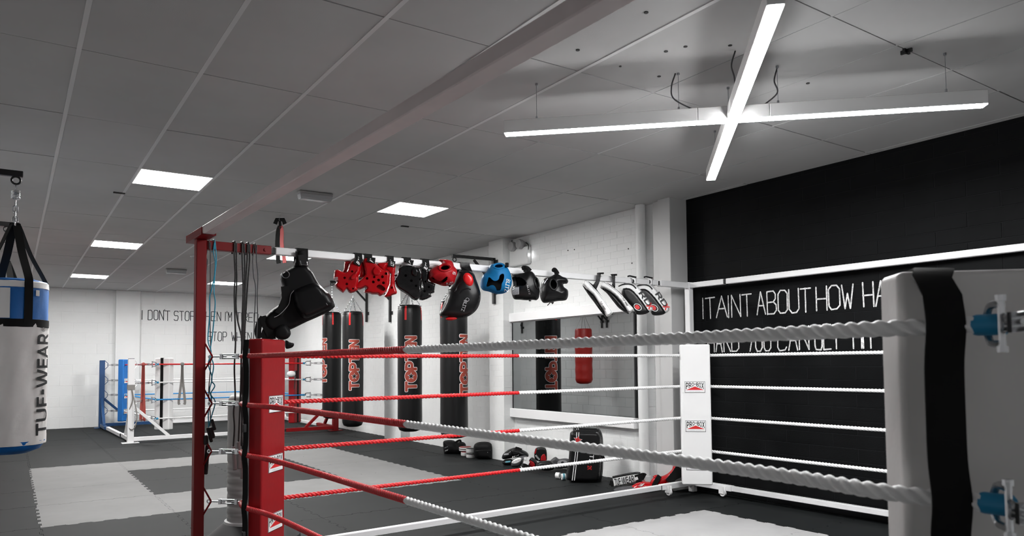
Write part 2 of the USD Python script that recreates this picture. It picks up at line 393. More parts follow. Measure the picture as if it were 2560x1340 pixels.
obj('subfloor', bx(XL-.3, XB+.4, YF-.3, YB+.4, -.20, -.022), 'floor_base', floor)
gx = [-1.92, -1.745, -.755, .25, 1.235, 2.21, 3.205, 4.15, 4.64]; gy = [.42, 1.20, 2.22, 3.33, 4.37, 5.42, 6.42, 7.44, 8.46, 9.48, 10.5, 11.5, 12.5, 13.33]
rx = [-1.92, -.905, .09, 1.085, 2.08, 3.075, 4.07, 4.81]; ry = [-6.6, -5.5, -4.50, -3.50, -2.50, -1.50, -.50, .42]
def lay(xs, ys, light, pale='mat_light'):
    for i in range(len(xs)-1):
        for j in range(len(ys)-1):
            x0, x1, y0, y1 = xs[i], xs[i+1], ys[j], ys[j+1]
            m = trimesh.creation.extrude_polygon(mat_poly(x0, x1, y0, y1), .02, engine='earcut')
            v = np.asarray(m.vertices).copy(); v[:, 2] += -.02+random.uniform(-.0012, 0)
            cx, cy = (x0+x1)/2, (y0+y1)/2
            obj('mat', tm(v, m.faces), pale if light(cx, cy) else 'mat_dark', floor, smooth=False)
lay(gx, gy, lambda x, y: -.755 < x < 3.205 and 2.22 < y < 6.42 and not (.25 < x < 2.21 and 3.33 < y < 5.42))
lay(rx, ry, lambda x, y: .09 < x < 4.07 and -4.5 < y < -.5 and not (1.085 < x < 3.075 and -3.5 < y < -1.5), 'mat_pale')

# ---- ceiling: tiles in a lay-in grid, with recessed light panels and the pendant hung below
ceiling = struct('ceiling')
TX, TY, PX, PY = -.105, -2.905, .605, 1.2125
obj('void_backing', bx(XL-.3, XB+.4, YF-.3, YB+.4, HC+.06, HC+.16), 'ceiling_void', ceiling)
panels = [(i, TY+j*PY*.5) for i, j in ((0, 8), (0, 15), (0, 22), (4, 8), (4, 15), (4, 22))]
xs = [TX+PX*i for i in range(-3, 9)]; xs = [XL]+[x for x in xs if XL < x < XB]+[XB]
ys = [TY+PY*j for j in range(-3, 14)]; ys = [YF]+[y for y in ys if YF < y < YB]+[YB]
for i in range(len(xs)-1):
    for j in range(len(ys)-1):
        x0, x1, y0, y1 = xs[i], xs[i+1], ys[j], ys[j+1]
        p = sbox(x0+.004, y0+.0045, x1-.004, y1-.0045)
        for k, py in panels:
            q = sbox(TX+PX*k-.001, py-.001, TX+PX*(k+1)+.001, py+PY*.5+.001)
            if p.intersects(q): p = p.difference(q.buffer(.003, join_style=2))
        if p.area < .01: continue
        m = trimesh.creation.extrude_polygon(p, .014, engine='earcut')
        t = np.asarray(m.vertices).copy(); a, b = random.uniform(-.002, .002), random.uniform(-.0025, .0025)
        t[:, 2] += HC+.002+a*(t[:, 0]-x0)/PX+b*(t[:, 1]-y0)/PY
        obj('ceiling_tile', tm(t, m.faces), 'ceiling_tile', ceiling, smooth=False)
for x in xs[1:-1]:
    obj('grid_bar', bx(x-.011, x+.011, YF, YB, HC+.0045, HC+.03) if x > 1.8 else bx(x-.012, x+.012, YF, YB, HC-.0015, HC+.03), 'ceiling_bar', ceiling, smooth=False)

for x, y in ((782, 60), (460, 237), (967, 220), (1177, 214), (843, 360), (1543, 393), (660, 313), (875, 243)):
    q = hit(1200+x*.53125, y*.53125, 2, HC); obj('drill_hole', cyl((q[0], q[1], HC-.0012), (q[0], q[1], HC+.01), .011 if y != 313 else .007, 10), 'ceiling_void', ceiling)
q = hit(2266, 124, 2, HC); obj('grid_clip', join([bx(q[0]-.03, q[0]+.03, q[1]-.006, q[1]+.006, HC-.02, HC), bx(q[0]-.006, q[0]+.006, q[1]-.03, q[1]+.03, HC-.02, HC)]), 'black_steel' if 'black_steel' in MAT else 'ceiling_void', ceiling, smooth=False)
for u, v in ((298, 481), (1012, 565)):
    q = hit(u, v, 2, HC); obj('grid_clip', bx(q[0]-.05, q[0]+.05, q[1]-.012, q[1]+.012, HC-.012, HC), 'ceiling_void', ceiling, smooth=False)
# ---- walls
def block(x0, x1, z0, z1, y, th, g, ch=.004):
    """one block in local (right, out, up), its face slightly pillowed by a chamfer"""
    return tm([[x0+g, 0, z0+g], [x1-g, 0, z0+g], [x1-g, 0, z1-g], [x0+g, 0, z1-g],
               [x0+g, th-ch, z0+g], [x1-g, th-ch, z0+g], [x1-g, th-ch, z1-g], [x0+g, th-ch, z1-g],
               [x0+g+ch, th, z0+g+ch], [x1-g-ch, th, z0+g+ch], [x1-g-ch, th, z1-g-ch], [x0+g+ch, th, z1-g-ch]],
              [[0,1,5],[0,5,4],[1,2,6],[1,6,5],[2,3,7],[2,7,6],[3,0,4],[3,4,7],[4,5,9],[4,9,8],[5,6,10],[5,10,9],[6,7,11],[6,11,10],[7,4,8],[7,8,11],[8,9,10],[8,10,11]])
def courses(s0, s1, h, bl, bh, off=0.0, z0=0.0):
    out, k, z = [], 0, z0
    while z < h-.01:
        z1 = min(z+bh, h); s = s0-((k % 2)*bl/2+off) % bl
        while s < s1-.005:
            a, b = max(s, s0), min(s+bl, s1)
            if b-a > .03: out.append((a, b, z, z1))
            s += bl
        z = z1; k += 1
    return out
def brickwork(parent, pl, s0, s1, h, bl, bh, mt, joint_mat, singles, name, g=.004, th=.012, ch=.003, skip=None):
    """courses laid on the plane pl; the ones for which singles(...) is true are parts, the rest one joined part"""
    rest = []
    for a, b, z, z1 in courses(s0, s1, h, bl, bh):
        if skip and skip(a, b, z, z1): continue
        m = wd(block(a, b, z, z1, 0, th+random.uniform(-1, 1)*(.0004 if bh < .1 else .0007), g, ch), pl)
        if singles(a, b, z, z1): obj(name, m, mt, parent, smooth=False)
        else: rest.append(m)
    if rest: obj(name+'work', rest, mt, parent, smooth=False, kind='stuff')
TH = .012
# back wall (blocks 440 x 215), faces -y
wall_back = struct('wall_back')
obj('mortar_backing', bx(XL-.3, XB+.3, YB+.002, YB+.3, -.05, HC+.1), 'white_wall', wall_back, smooth=False)
brickwork(wall_back, Plane((XL, YB+TH, 0), (0, -1, 0)), 0, XW-XL, HC, .45, .225, 'white_wall', None, lambda *a: True, 'block', g=.0015, ch=.0025)
pb = Plane((0, YB-.035, 0), (0, -1, 0))
pil = Plane((0.90, YB+.0, 0), (0, -1, 0))
obj('pilaster', cbx(.90, 1.385, YB-.085, YB, 0, HC, .006), 'white_wall', wall_back, smooth=False)
# right wall, white stretch: bricks; faces -x
wall_right = struct('wall_right')
obj('mortar_backing', bx(XW+.0016, XW+.4, .56, YB+.2, -.05, HC+.1), 'white_wall', wall_right, smooth=False)
pr_ = Plane((XW+TH, YB, 0), (-1, 0, 0))       # local s runs from the back wall towards the viewer
def right_single(a, b, z, z1): return a > YB-7.3 and z1 < .62 or (YB-3.1 < a < YB-.9 and z1 < .7)
brickwork(wall_right, pr_, 0, YB-.62, HC, .225, .075, 'white_wall', None, right_single, 'brick', g=.0005, th=TH, ch=.0009)
def pier(y0, y1, single):
    obj('pier_core', bx(XP+.0016, XW+TH, y0+.0016, y1-.0016, 0, HC+.05), 'white_wall', wall_right, smooth=False)
    for pl, L in ((Plane((XP+TH, y1, 0), (-1, 0, 0)), y1-y0), (Plane((XP, y0+TH, 0), (0, -1, 0)), XW-XP+TH)):
        brickwork(wall_right, pl, 0, L, HC, .225, .075, 'white_wall', None, lambda a, b, z, z1: z1 < single, 'brick', g=.0005, th=TH, ch=.0009)
pier(6.40, 7.05, .5); pier(3.25, 3.60, .9)
# black stretch of the same wall, nearer the viewer (blocks 440 x 100)
wall_black = struct('wall_side')
obj('mortar_backing', bx(XB+.0022, XB+.4, YF-.2, .62, -.05, HC+.1), 'black_joint', wall_black, smooth=False)
pk = Plane((XB+TH, .30, 0), (-1, 0, 0))
brickwork(wall_black, pk, 0, .30-YF, HC, .45, .1135, 'black_wall', None, lambda a, b, z, z1: a < 3.9, 'block', g=.0025, th=TH, ch=.0025)
# boxed steel column between the white and the black stretch
col = struct('column')
obj('casing', cbx(4.565, XB+.2, .305, .475, 0, HC+.02, .004), 'white_column', col, smooth=False)
th_ = np.linspace(-math.pi/2, math.pi/2, 13)
obj('flange', tm(*(lambda m: (m.vertices, m.faces))(cbx(4.60, XB+.2, .475, .60, 0, HC+.02, .02))), 'white_column', col, smooth=False)
obj('flange_edge', cbx(4.578, 4.605, .40, .486, 0, HC, .008), 'white_column', col, smooth=False)
# unseen sides that close the room
wl = struct('wall_left')
obj('mortar_backing', bx(XL-.3, XL-TH+.004, YF-.2, YB+.2, -.05, HC+.1), 'white_wall', wl, smooth=False)
brickwork(wl, Plane((XL-TH, YF, 0), (1, 0, 0)), 0, YB-YF, HC, .45, .225, 'grey_wall', None, lambda a, b, z, z1: False, 'block', g=.002, ch=.003)
wf = struct('wall_front')
obj('plaster', bx(XL-.3, XB+.3, YF-.3, YF, -.05, HC+.1), 'white_wall', wf, smooth=False)

# ---- painted lettering on the walls: thin brush / chalk strokes
ST = {'I': [[(0, 0), (0, 1)]], 'D': [[(0, 0), (0, 1), (.7, 1), (1, .85), (1, .15), (.7, 0), (0, 0)]], 'O': [[(.25, 0), (.75, 0), (1, .15), (1, .85), (.75, 1), (.25, 1), (0, .85), (0, .15), (.25, 0)]],
      'N': [[(0, 0), (0, 1), (1, 0), (1, 1)]], 'T': [[(0, 1), (1, 1)], [(.5, 1), (.5, 0)]], 'S': [[(1, .88), (.85, 1), (.2, 1), (0, .85), (0, .62), (.2, .5), (.8, .5), (1, .36), (1, .14), (.8, 0), (.15, 0), (0, .1)]],
      'P': [[(0, 0), (0, 1), (.8, 1), (1, .88), (1, .6), (.8, .48), (0, .48)]], 'W': [[(0, 1), (.27, 0), (.5, .62), (.73, 0), (1, 1)]], 'H': [[(0, 0), (0, 1)], [(1, 0), (1, 1)], [(0, .48), (1, .48)]],
      'E': [[(1, 1), (0, 1), (0, 0), (1, 0)], [(0, .5), (.85, .5)]], 'M': [[(0, 0), (0, 1), (.5, .4), (1, 1), (1, 0)]], 'R': [[(0, 0), (0, 1), (.8, 1), (1, .85), (1, .62), (.8, .5), (0, .5)], [(.45, .5), (1, 0)]],
      'A': [[(0, 0), (.5, 1), (1, 0)], [(.2, .4), (.8, .4)]], 'B': [[(0, 0), (0, 1), (.7, 1), (.92, .86), (.92, .65), (.7, .52), (0, .52)], [(.7, .52), (1, .38), (1, .14), (.75, 0), (0, 0)]],
      'U': [[(0, 1), (0, .15), (.25, 0), (.75, 0), (1, .15), (1, 1)]], 'Y': [[(0, 1), (.5, .5)], [(1, 1), (.35, 0)]], 'C': [[(1, .85), (.8, 1), (.2, 1), (0, .85), (0, .15), (.2, 0), (.8, 0), (1, .15)]],
      'G': [[(1, .85), (.8, 1), (.2, 1), (0, .85), (0, .15), (.2, 0), (.8, 0), (1, .15), (1, .45), (.55, .45)]], "'": [[(.5, 1.08), (.35, .93)]], '.': [[(.4, 0), (.5, .03)]]}
def stroke_letters(parent, pl, spans, mt, wdt, wob=.0):
    """spans: (letter, x0, x1, z0, z1) on the plane pl"""
    for ch, x0, x1, z0, z1 in spans:
        L = []
        for P in ST[ch]:
            q = [(x0+(x1-x0)*a+random.uniform(-wob, wob), z0+(z1-z0)*b+random.uniform(-wob, wob)) for a, b in P]
            L.append(LineString(q).buffer(wdt/2, 3))
        obj('letter', decal(unary_union(L), pl, .0022), mt, parent, smooth=False)
plb = Plane((0, YB, 0), (0, -1, 0)); zb_ = lambda u, v: plb.px(u, v)
def word(pl, w, u0, v0, u1, v1, cap0, cap1, gap=.34):
    """word between two pixel columns; cap0/cap1 = pixel rows of capitals (top, bottom) at its two ends"""
    a = pl.px(u0, v0); b = pl.px(u1, v1); n = [(.12 if c in "I'." else 1.0) for c in w]; tot = sum(n)+gap*(len(w)-1); x = a[0]; un = (b[0]-a[0])/tot; out = []
    za0, za1, zb0, zb1 = pl.px(u0, cap0[1])[1], pl.px(u0, cap0[0])[1], pl.px(u1, cap1[1])[1], pl.px(u1, cap1[0])[1]
    for c, k in zip(w, n):
        t = (x-a[0])/(b[0]-a[0]); out.append((c, x, x+un*k, za0+(zb0-za0)*t, za1+(zb1-za1)*t)); x += un*(k+gap)
    return out
sp = []
for w, u0, u1, c0, c1 in [('I', 355, 357, (776, 799), (776, 799)), ('DON', 370, 409, (775.5, 799.5), (776, 800)), ("'", 410, 413, (776, 799), (776, 799)), ('T', 413, 424, (777.5, 801), (777.5, 801)),
                          ('STOP', 435, 486, (777.5, 801), (779, 801.5)), ('WHEN', 501, 552, (779, 802), (780, 802.5)), ("I'M", 563, 579, (780.5, 802.5), (781, 803)), ('TIRED', 590.5, 645, (781.5, 804), (782.5, 805)), ('.', 648, 651, (783, 805), (783, 805)),
                          ('I', 503, 505, (828.5, 851), (828.5, 851)), ('STOP', 520, 567, (829.5, 852), (830.5, 852.5)), ('WHEN', 579, 629, (830.5, 852.5), (831.5, 853.5)), ("I", 641, 643, (832, 854), (832, 854)), ("M", 650, 662, (832, 854), (832, 854))]:
    sp += word(plb, w, u0, 800, u1, 800, c0, c1)
stroke_letters(wall_back, plb, sp, 'wall_ink', .016, .004)
plk = Plane((XB, 0, 0), (-1, 0, 0)); s = .32422
zk = lambda x, y: (1730+x*s, 480+y*s)
sp = []
for w, x0, x1, a, b, c, d in [('IT', 82, 175, 820, 978, 818, 975), ('A', 188, 270, 808, 970, 806, 966), ('INT', 280, 458, 800, 968, 790, 950), ('ABOUT', 497, 912, 775, 948, 740, 922), ('HOW', 955, 1240, 735, 915, 712, 893), ('HA', 1318, 1492, 700, 887, 684, 876), ('RD', 1530, 1720, 682, 873, 670, 860),
                              ('HARD', 122, 358, 1085, 1235, 1070, 1226), ('YOU', 425, 606, 1066, 1228, 1050, 1224), ('CAN', 660, 898, 1048, 1222, 1030, 1212), ('GET', 945, 1140, 1028, 1216, 1022, 1208), ('HIT', 1238, 1408, 1018, 1206, 1010, 1200)]:
    sp += word(plk, w, *zk(x0, a), *zk(x1, c), (zk(0, a)[1], zk(0, b)[1]), (zk(0, c)[1], zk(0, d)[1]), .22)
stroke_letters(wall_black, plk, sp, 'chalk', .0135, .003)

# ================================================================ LAMPS
GP = 'square recessed ceiling light panels'
where = {(0, 8): 'square ceiling light panel nearest the viewer, left of the overhead beam', (0, 15): 'square ceiling light panel, second of the left row of three', (0, 22): 'square ceiling light panel, farthest of the left row, above the back wall',
         (4, 8): 'square ceiling light panel right of the overhead beam, largest of the right row', (4, 15): 'square ceiling light panel seen behind the hanging red strap', (4, 22): 'square ceiling light panel farthest right, seen beside the hanging jump ropes'}
base = None
for i, j in where:
    loc = (TX+PX*(i+.5), TY+PY*.5*(j+.5), HC)
    if base is None:
        base = thing('ceiling_light_panel', where[i, j], 'ceiling light', loc, group=GP); h = PX/2-.004; k = PY/4-.003
        obj('diffuser', bx(-h+.012, h-.012, -k+.012, k-.012, .000, .006), 'panel_glow', base, smooth=False)
        obj('frame', [bx(-h, h, -k, -k+.012, -.002, .03), bx(-h, h, k-.012, k, -.002, .03), bx(-h, -h+.012, -k+.012, k-.012, -.002, .03), bx(h-.012, h, -k+.012, k-.012, -.002, .03)], 'plastic_white', base, smooth=False)
    else: dup(base, where[i, j], loc)
# pendant: two crossed linear luminaires on wires
xl = thing('cross_pendant_light', 'white linear pendant light of two crossed bars hung on wires above the ring', 'pendant light', (2.43, -2.205, 0))
A1, A2, H1, H2, ZB, ZT = math.radians(-43.85), math.radians(45.45), 1.335, 1.393, 2.681, 2.763
def bar(a, l0, l1, z0, z1, w, ch=.003): return rotz(cbx(l0, l1, -w/2, w/2, z0, z1, ch), a)
for a, l0, l1 in ((A1, -H1, -.20), (A1, .20, H1), (A2, -H2, -.20), (A2, .20, H2)):
    obj('housing', bar(a, l0, l1, ZB+.004, ZT, .070), 'plastic_white', xl, smooth=False)
    obj('diffuser', bar(a, l0+.003, l1-.003, ZB, ZB+.004, .064, .001), 'cross_glow', xl, smooth=False)
obj('hub', [bar(A1, -.198, .198, ZB+.004, ZT, .070), bar(A2, -.198, .198, ZB+.0045, ZT-.0005, .070)], 'plastic_white', xl, smooth=False)
obj('hub_diffuser', [bar(A1, -.198, .198, ZB, ZB+.004, .064, .001), bar(A2, -.198, .198, ZB-.0004, ZB+.0036, .064, .001)], 'cross_glow', xl, smooth=False)
for x, y in ((1.607, -1.419), (3.233, -3.001), (2.207, -2.0), (2.605, -2.384), (1.62, -3.03), (3.24, -1.40), (2.63, -2.016)):
    obj('suspension_wire', [cyl((x-2.43, y+2.205, ZT), (x-2.43, y+2.205, HC), .0016, 6), cyl((x-2.43, y+2.205, HC-.012), (x-2.43, y+2.205, HC), .008, 10), cyl((x-2.43, y+2.205, ZT), (x-2.43, y+2.205, ZT+.02), .006, 8)], 'steel_grey', xl)
for (x0, y0), (x1, y1) in (((2.20, -1.985), (2.275, -2.055)), ((2.24, -2.382), (2.30, -2.33)), ((2.62, -2.375), (2.555, -2.32))):
    P = smoothline([(x0-2.43, y0+2.205, HC), (x0-2.47, y0+2.20, HC-.09), (x0-2.46, y0+2.19, ZT+.06), (x1-2.43, y1+2.205, ZT)], 8)
    obj('power_cable', tube(P, .0045, 6), 'cord_grey', xl)
def bulkhead(loc, label):
    t = thing('emergency_bulkhead_light', label, 'emergency light', loc)
    prof = [(-.165, -.05), (.165, -.05), (.165, .05), (-.165, .05)]
    obj('base', cbx(-.168, .168, -.052, .052, -.028, .0, .006), 'plastic_grey', t, smooth=False)
    obj('lens', hull(np.array([[a*.160, b*.048, -.028] for a in (-1, 1) for b in (-1, 1)]+[[a*.150, b*.034, -.078] for a in (-1, 1) for b in (-1, 1)]+[[a*.156, b*.045, -.06] for a in (-1, 1) for b in (-1, 1)])), 'plastic_clear', t, smooth=20)
bulkhead((1.45, 2.03, HC), 'unlit grey bulkhead light on the ceiling beside the overhead beam')
bulkhead((1.36, 8.83, HC), 'small dark bulkhead light on the ceiling near the back, left of the red post')
t = thing('smoke_detector', 'small round white smoke detector on the ceiling left of the red post', 'smoke detector', (1.30, 7.04, HC))
obj('base', lathe([(0, 0), (.05, 0), (.05, -.012), (0, -.012)][::-1], 24), 'plastic_white', t); obj('sensor', lathe([(0, -.045), (.025, -.044), (.038, -.03), (.042, -.012), (0, -.012)], 24), 'plastic_grey', t)

# ================================================================ THE RING
fr = thing('boxing_ring_frame', 'tall steel ring frame with overhead beams, one red corner post, white rails', 'boxing ring frame')
C4 = {'A': (0, 0), 'C': (LX, 0), 'D': (0, -LY), 'B': (LX, -LY)}; CMAT = {'A': 'red_paint', 'C': 'white_paint', 'D': 'white_paint', 'B': 'blue_paint'}
inw = {'A': (1, -1), 'C': (-1, -1), 'D': (1, 1), 'B': (-1, 1)}
def rmesh(m): return tm(ringv(m.vertices), m.faces)
for k, (x, y) in C4.items():
    mt = CMAT[k]; sx, sy = inw[k]
    obj('corner_post', rmesh(cbx(x-.031, x+.031, y-.031, y+.031, 0.008, 2.10, .004)), mt, fr, smooth=False)
    if k != 'C': obj('foot_plate', rmesh(cbx(x-.09, x+.09, y-.09, y+.09, 0, .010, .002)), mt, fr, smooth=False)
    if k in 'AD': obj('beam_bracket', rmesh(join([cbx(x-.044, x+.044, y-.20, y+.20, 2.100, 2.105, .001), cbx(x-.044, x-.039, y-.20, y+.20, 2.105, 2.148, .001), cbx(x+.039, x+.044, y-.20, y+.20, 2.105, 2.148, .001)])), mt, fr, smooth=False)
    for z in ROPE_Z:
        q = np.array([[sx*.026, sy*.026, z+.085], [sx*.062, sy*.062, z+.004], [sx*.066, sy*.066, z], [sx*.062, sy*.062, z-.004], [sx*.026, sy*.026, z-.085]])+[x, y, 0]
        obj('rope_anchor', rmesh(tube(q, .0055, 8)), mt, fr)
    # stub arms of the side bars
    for ax, (dx, dy) in (('x', (sx, 0)), ('y', (0, sy))):
        L = .44 if ax == 'x' else .45
        if ax == 'x': obj('beam_sleeve', rmesh(beam((x+dx*.031, y, 2.066), (x+dx*L, y, 2.066), .056, .056, .003)), mt, fr, smooth=False)
        obj('rail_sleeve', rmesh(beam((x+dx*.031, y+dy*.031, .097), (x+dx*(L+.03), y+dy*(L+.03), .097), .056, .052, .003)), mt, fr, smooth=False)
def side(p, q, z, w, h, mt, name, g=.47):
    p, q = np.array(p, float), np.array(q, float); d = (q-p)/np.linalg.norm(q-p)
    a, b = p+d*g, q-d*g
    obj(name, rmesh(beam((*a, z), (*b, z), w, h, .004)), mt, fr, smooth=False)
    for s_, e_ in ((p+d*(g-.02), a), (b, q-d*(g-.02))):
        obj('joint_gap', rmesh(beam((*s_, z), (*e_, z), w*.82, h*.82, .001)), 'black_rubber', fr, smooth=False)
side(C4['A'], C4['C'], 2.066, .05, .050, 'white_paint', 'side_beam'); side(C4['D'], C4['B'], 2.066, .05, .050, 'white_paint', 'side_beam')
for k in 'AC':
    q = 'D' if k == 'A' else 'B'; x = C4[k][0]
    obj('overhead_beam', rmesh(cbx(x-.034, x+.034, -LY+.17, -.17, 2.106, 2.156, .004)) if k == 'A' else rmesh(cbx(x-.027, x+.027, -LY+.47, -.47, 2.040, 2.092, .004)), 'pink_paint' if k == 'A' else 'white_paint', fr, smooth=False)
obj('beam_sleeve', rmesh(cbx(LX-.027, LX+.027, -.44, -.031, 2.040, 2.092, .003)), 'white_paint', fr, smooth=False)
obj('joint_gap', rmesh(cbx(LX-.022, LX+.022, -.47, -.44, 2.045, 2.087, .001)), 'black_rubber', fr, smooth=False)
for a, b in (('A', 'C'), ('C', 'B'), ('D', 'B'), ('A', 'D')): side(C4[a], C4[b], .097, .05, .046, 'white_paint', 'floor_rail', .48)
for x, y in ((LX-.40, -.045), (LX-.045, -.40), (.40, -.045)):
    obj('caster', rmesh(join([cyl((x-.012, y, .052), (x+.012, y, .052), .032, 20), bx(x-.02, x-.015, y-.02, y+.035, .045, .11), bx(x+.015, x+.02, y-.02, y+.035, .045, .11)])), 'plastic_white', fr)

obj('sleeve_bolt', rmesh(tm(*(lambda m: (np.asarray(m.vertices), m.faces))(cyl((.40, -.028, 2.066), (.40, -.036, 2.066), .011, 12)))), 'red_paint', fr)
# corner pads: thick vinyl bolsters on the diagonals
PW, PT, PZ0, PZ1 = .275, .10, .155, 1.462
def pad_local(PW=PW):
    """local: x across, y out of the corner (towards the ring's middle), z up"""
    m = rbox(PW, PT, PZ1-PZ0, .014, 12); return move(m, (0, PT/2, (PZ0+PZ1)/2))
def label_parts(parent, pl, cx, cz, w=.185, h=.104):
    lp = obj('label_panel', wd(slab(sbox(cx-w/2, cz-h/2, cx+w/2, cz+h/2), .003), pl), 'white_print', parent, smooth=False, label='white printed label with black border')
    bd = sbox(cx-w/2, cz-h/2, cx+w/2, cz+h/2); bd = bd.difference(bd.buffer(-.003, join_style=2))
    obj('border', decal(bd, pl, .0036), 'black_print', lp, smooth=False)
    chev = Polygon([(cx-w*.43, cz-h*.26), (cx+w*.43, cz-h*.26), (cx, cz+h*.05)])
    obj('chevron', decal(chev, pl, .0037), 'red_print', lp, smooth=False)
    L = []
    for ch_, a, b in (('P', -.44, -.32), ('R', -.30, -.17), ('O', -.15, -.045), ('B', .07, .18), ('O', .20, .30), ('X', .32, .44)):
        p = fit(text_poly(ch_, .1), cx+a*w, cx+b*w, 0, 1).segmentize(.004)
        L.append(shapely.transform(p, lambda q: np.c_[q[:, 0], cz+h*.40-(1-q[:, 1])*(h*.27+np.abs(q[:, 0]-cx)*.75*h/w)]).buffer(0))
    L.append(sbox(cx-.035*w, cz+h*.24, cx+.055*w, cz+h*.29))
    obj('lettering', decal(unary_union(L), pl, .0038), 'black_print', lp, smooth=False)
    u = fit(text_poly('www.pro-box.co.uk', .1, False), cx-w*.26, cx+w*.26, cz-h*.41, cz-h*.35); obj('web_address', decal(u, pl, .0038), 'grey_print', lp, smooth=False)
PADOFF = {'A': .080, 'C': .095, 'D': .098, 'B': .08}
def corner_pad(k, label, mt, labels, strap, sx_, sy_, x0, y0, off, parent_ring=ringv, PW=PW):
    n = np.array([sx_, sy_], float)/math.sqrt(2); o = np.array([x0, y0])+n*off
    nw = parent_ring(np.array([[n[0], n[1], 0]]))[0]; ow = parent_ring(np.array([[o[0], o[1], 0]]))[0]
    t = thing('corner_pad', label, 'corner pad', ow, math.atan2(-nw[0], nw[1]))
    obj('cover', pad_local(PW), mt, t, smooth=40)
    obj('top_seam', tube(np.array([(-PW/2+.012, .012, PZ1-.014), (-PW/2+.012, PT-.012, PZ1-.014), (PW/2-.012, PT-.012, PZ1-.014), (PW/2-.012, .012, PZ1-.014), (-PW/2+.012, .012, PZ1-.014)])*[1.045, 1.06, 1], .003, 6), mt, t)
    pl = Plane((0, PT, 0), (0, 1, 0))
    for z in labels: label_parts(t, pl, .02 if k == 'A' else -.008, z)
    obj('zipper', [bx(PW/2-.002, PW/2+.003, -.0+.008, .018, PZ0+.02, PZ1-.06), cyl((PW/2+.006, .013, PZ1-.12), (PW/2+.006, .013, PZ1-.07), .004, 8)], 'steel_grey', t)
    return t
corner_pad('A', 'tall red vinyl corner pad with three white labels at the red post', 'red_vinyl', [1.063, .70, .345], True, 1, -1, DI, -DI, PADOFF['A'], PW=.30)
corner_pad('C', 'tall white vinyl corner pad with three labels at the far corner by the black wall', 'white_vinyl', [1.063, .70, .345], False, -1, -1, LX-DI, -DI, PADOFF['C'])
corner_pad('D', 'large blurred grey white vinyl corner pad in the right foreground', 'grey_vinyl', [1.063, .70, .345], True, 1, 1, DI+.012, -LY+DI-.045, PADOFF['D'], PW=.285)
# ropes
ORD = ['top', 'second', 'third', 'lowest']
DC = (DI+.012, -LY+DI-.045)
RP = {'AC': ((DI, -DI), (LX-DI, -DI)), 'CB': ((LX-DI, -DI), (LX-DI, -LY+DI)), 'AD': ((DI, -DI), DC)}
RN = {'AC': 'rope along the far left side, red then white', 'CB': 'white rope in front of the black wall', 'AD': 'rope nearest the viewer, red then white, thick in the foreground', 'DB': 'rope on the side out of sight'}
for sd in ('AC', 'CB', 'AD'):
    (xa, ya), (xb, yb) = RP[sd]
    for i, z in enumerate(ROPE_Z):
        a, b = np.array([xa, ya]), np.array([xb, yb]); dz = 0.0
        r = thing('ring_rope', f'{ORD[i]} {RN[sd]}' + (' of the ring' if sd == 'CB' else ''), 'ring rope', group=None)
        R = .0150 if sd == 'AD' else .0145; sg = .010 if i else .012
        A3, B3 = ringv([[*a, z]])[0], ringv([[*b, z]])[0]; M3 = (A3+B3)/2
        fr_ = .5 if sd != 'AD' else .497
        M3 = A3+(B3-A3)*fr_
        if sd == 'CB': obj('white_half', rope(A3, B3, R), 'rope_white', r, smooth=50); 
        else:
            if sd == 'AC': RH, WH = rope(A3, M3, R), rope(M3, B3, R)
            else:       # this rope is bent a little round the pads at both ends
                RH = rope_path(smoothline(np.vstack([ringv([[DI-.03, -DI+.01, z], [DI-.058, -DI-.16, z], [DI-.02, -DI-.42, z], [DI, -DI-.8, z]]), M3[None]]), 10), R, .06)
                WH = rope_path(smoothline(np.vstack([M3[None], ringv([[DI+.002, -LY+DI+.9, z], [DC[0]-.030, DC[1]+.42, z], [DC[0]-.062, DC[1]+.19, z], [DC[0]-.035, DC[1]+.02, z]])]), 10), R)
            obj('red_half', RH, 'rope_red' if sd == 'AC' else 'rope_red_sleeve', r, smooth=50, label='red half of the rope')
            obj('white_half', WH, 'rope_white', r, smooth=50, label='white half of the rope')
        if sd == 'AD':
            T0, T1 = ringv([[DC[0]-.036, DC[1]+.045, z], [DC[0]-.034, DC[1]-.005, z]]); obj('end_tape', tube(np.array([T0, T0*.9+T1*.1, T0*.1+T1*.9, T1]), np.array([.0165, .0178, .0178, .012]), 18), 'blue_tape', r, label='blue tape on the end')
# turnbuckles between the posts and the rope ends
def turnbuckle(label, loc, rz, group=None):
    t = thing('turnbuckle', label, 'turnbuckle', loc, rz, group)
    obj('body', [cyl((.070, 0, .0115), (.170, 0, .0115), .0042, 8), cyl((.070, 0, -.0115), (.170, 0, -.0115), .0042, 8), hull(np.vstack([np.array([[x, y, z] for x in (.058, .075) for y in (-.007, .007) for z in (-.016, .016)])])), hull(np.array([[x, y, z] for x in (.165, .182) for y in (-.007, .007) for z in (-.016, .016)]))], 'chrome', t)
    obj('hook_bolt', [cyl((.0, 0, 0), (.10, 0, 0), .0048, 8), move(torus(.010, .0045, 16, 6, axis='y'), (-.010, 0, 0))], 'chrome', t)
    obj('eye_bolt', [cyl((.14, 0, 0), (.205, 0, 0), .0048, 8), move(torus(.012, .0045, 16, 6, axis='y'), (.216, 0, 0))], 'chrome', t)
    P = smoothline([(.222, 0, .030), (.245, 0, .032), (.275, 0, .028), (.290, 0, 0), (.275, 0, -.028), (.245, 0, -.032), (.222, 0, -.030)], 6)
    obj('shackle', [tube(P, .0065, 8), cyl((.224, 0, -.042), (.224, 0, .042), .0058, 8), cyl((.224, 0, .036), (.224, 0, .046), .009, 8), cyl((.224, 0, -.046), (.224, 0, -.036), .009, 8)], 'chrome', t)
    return t
tb = None
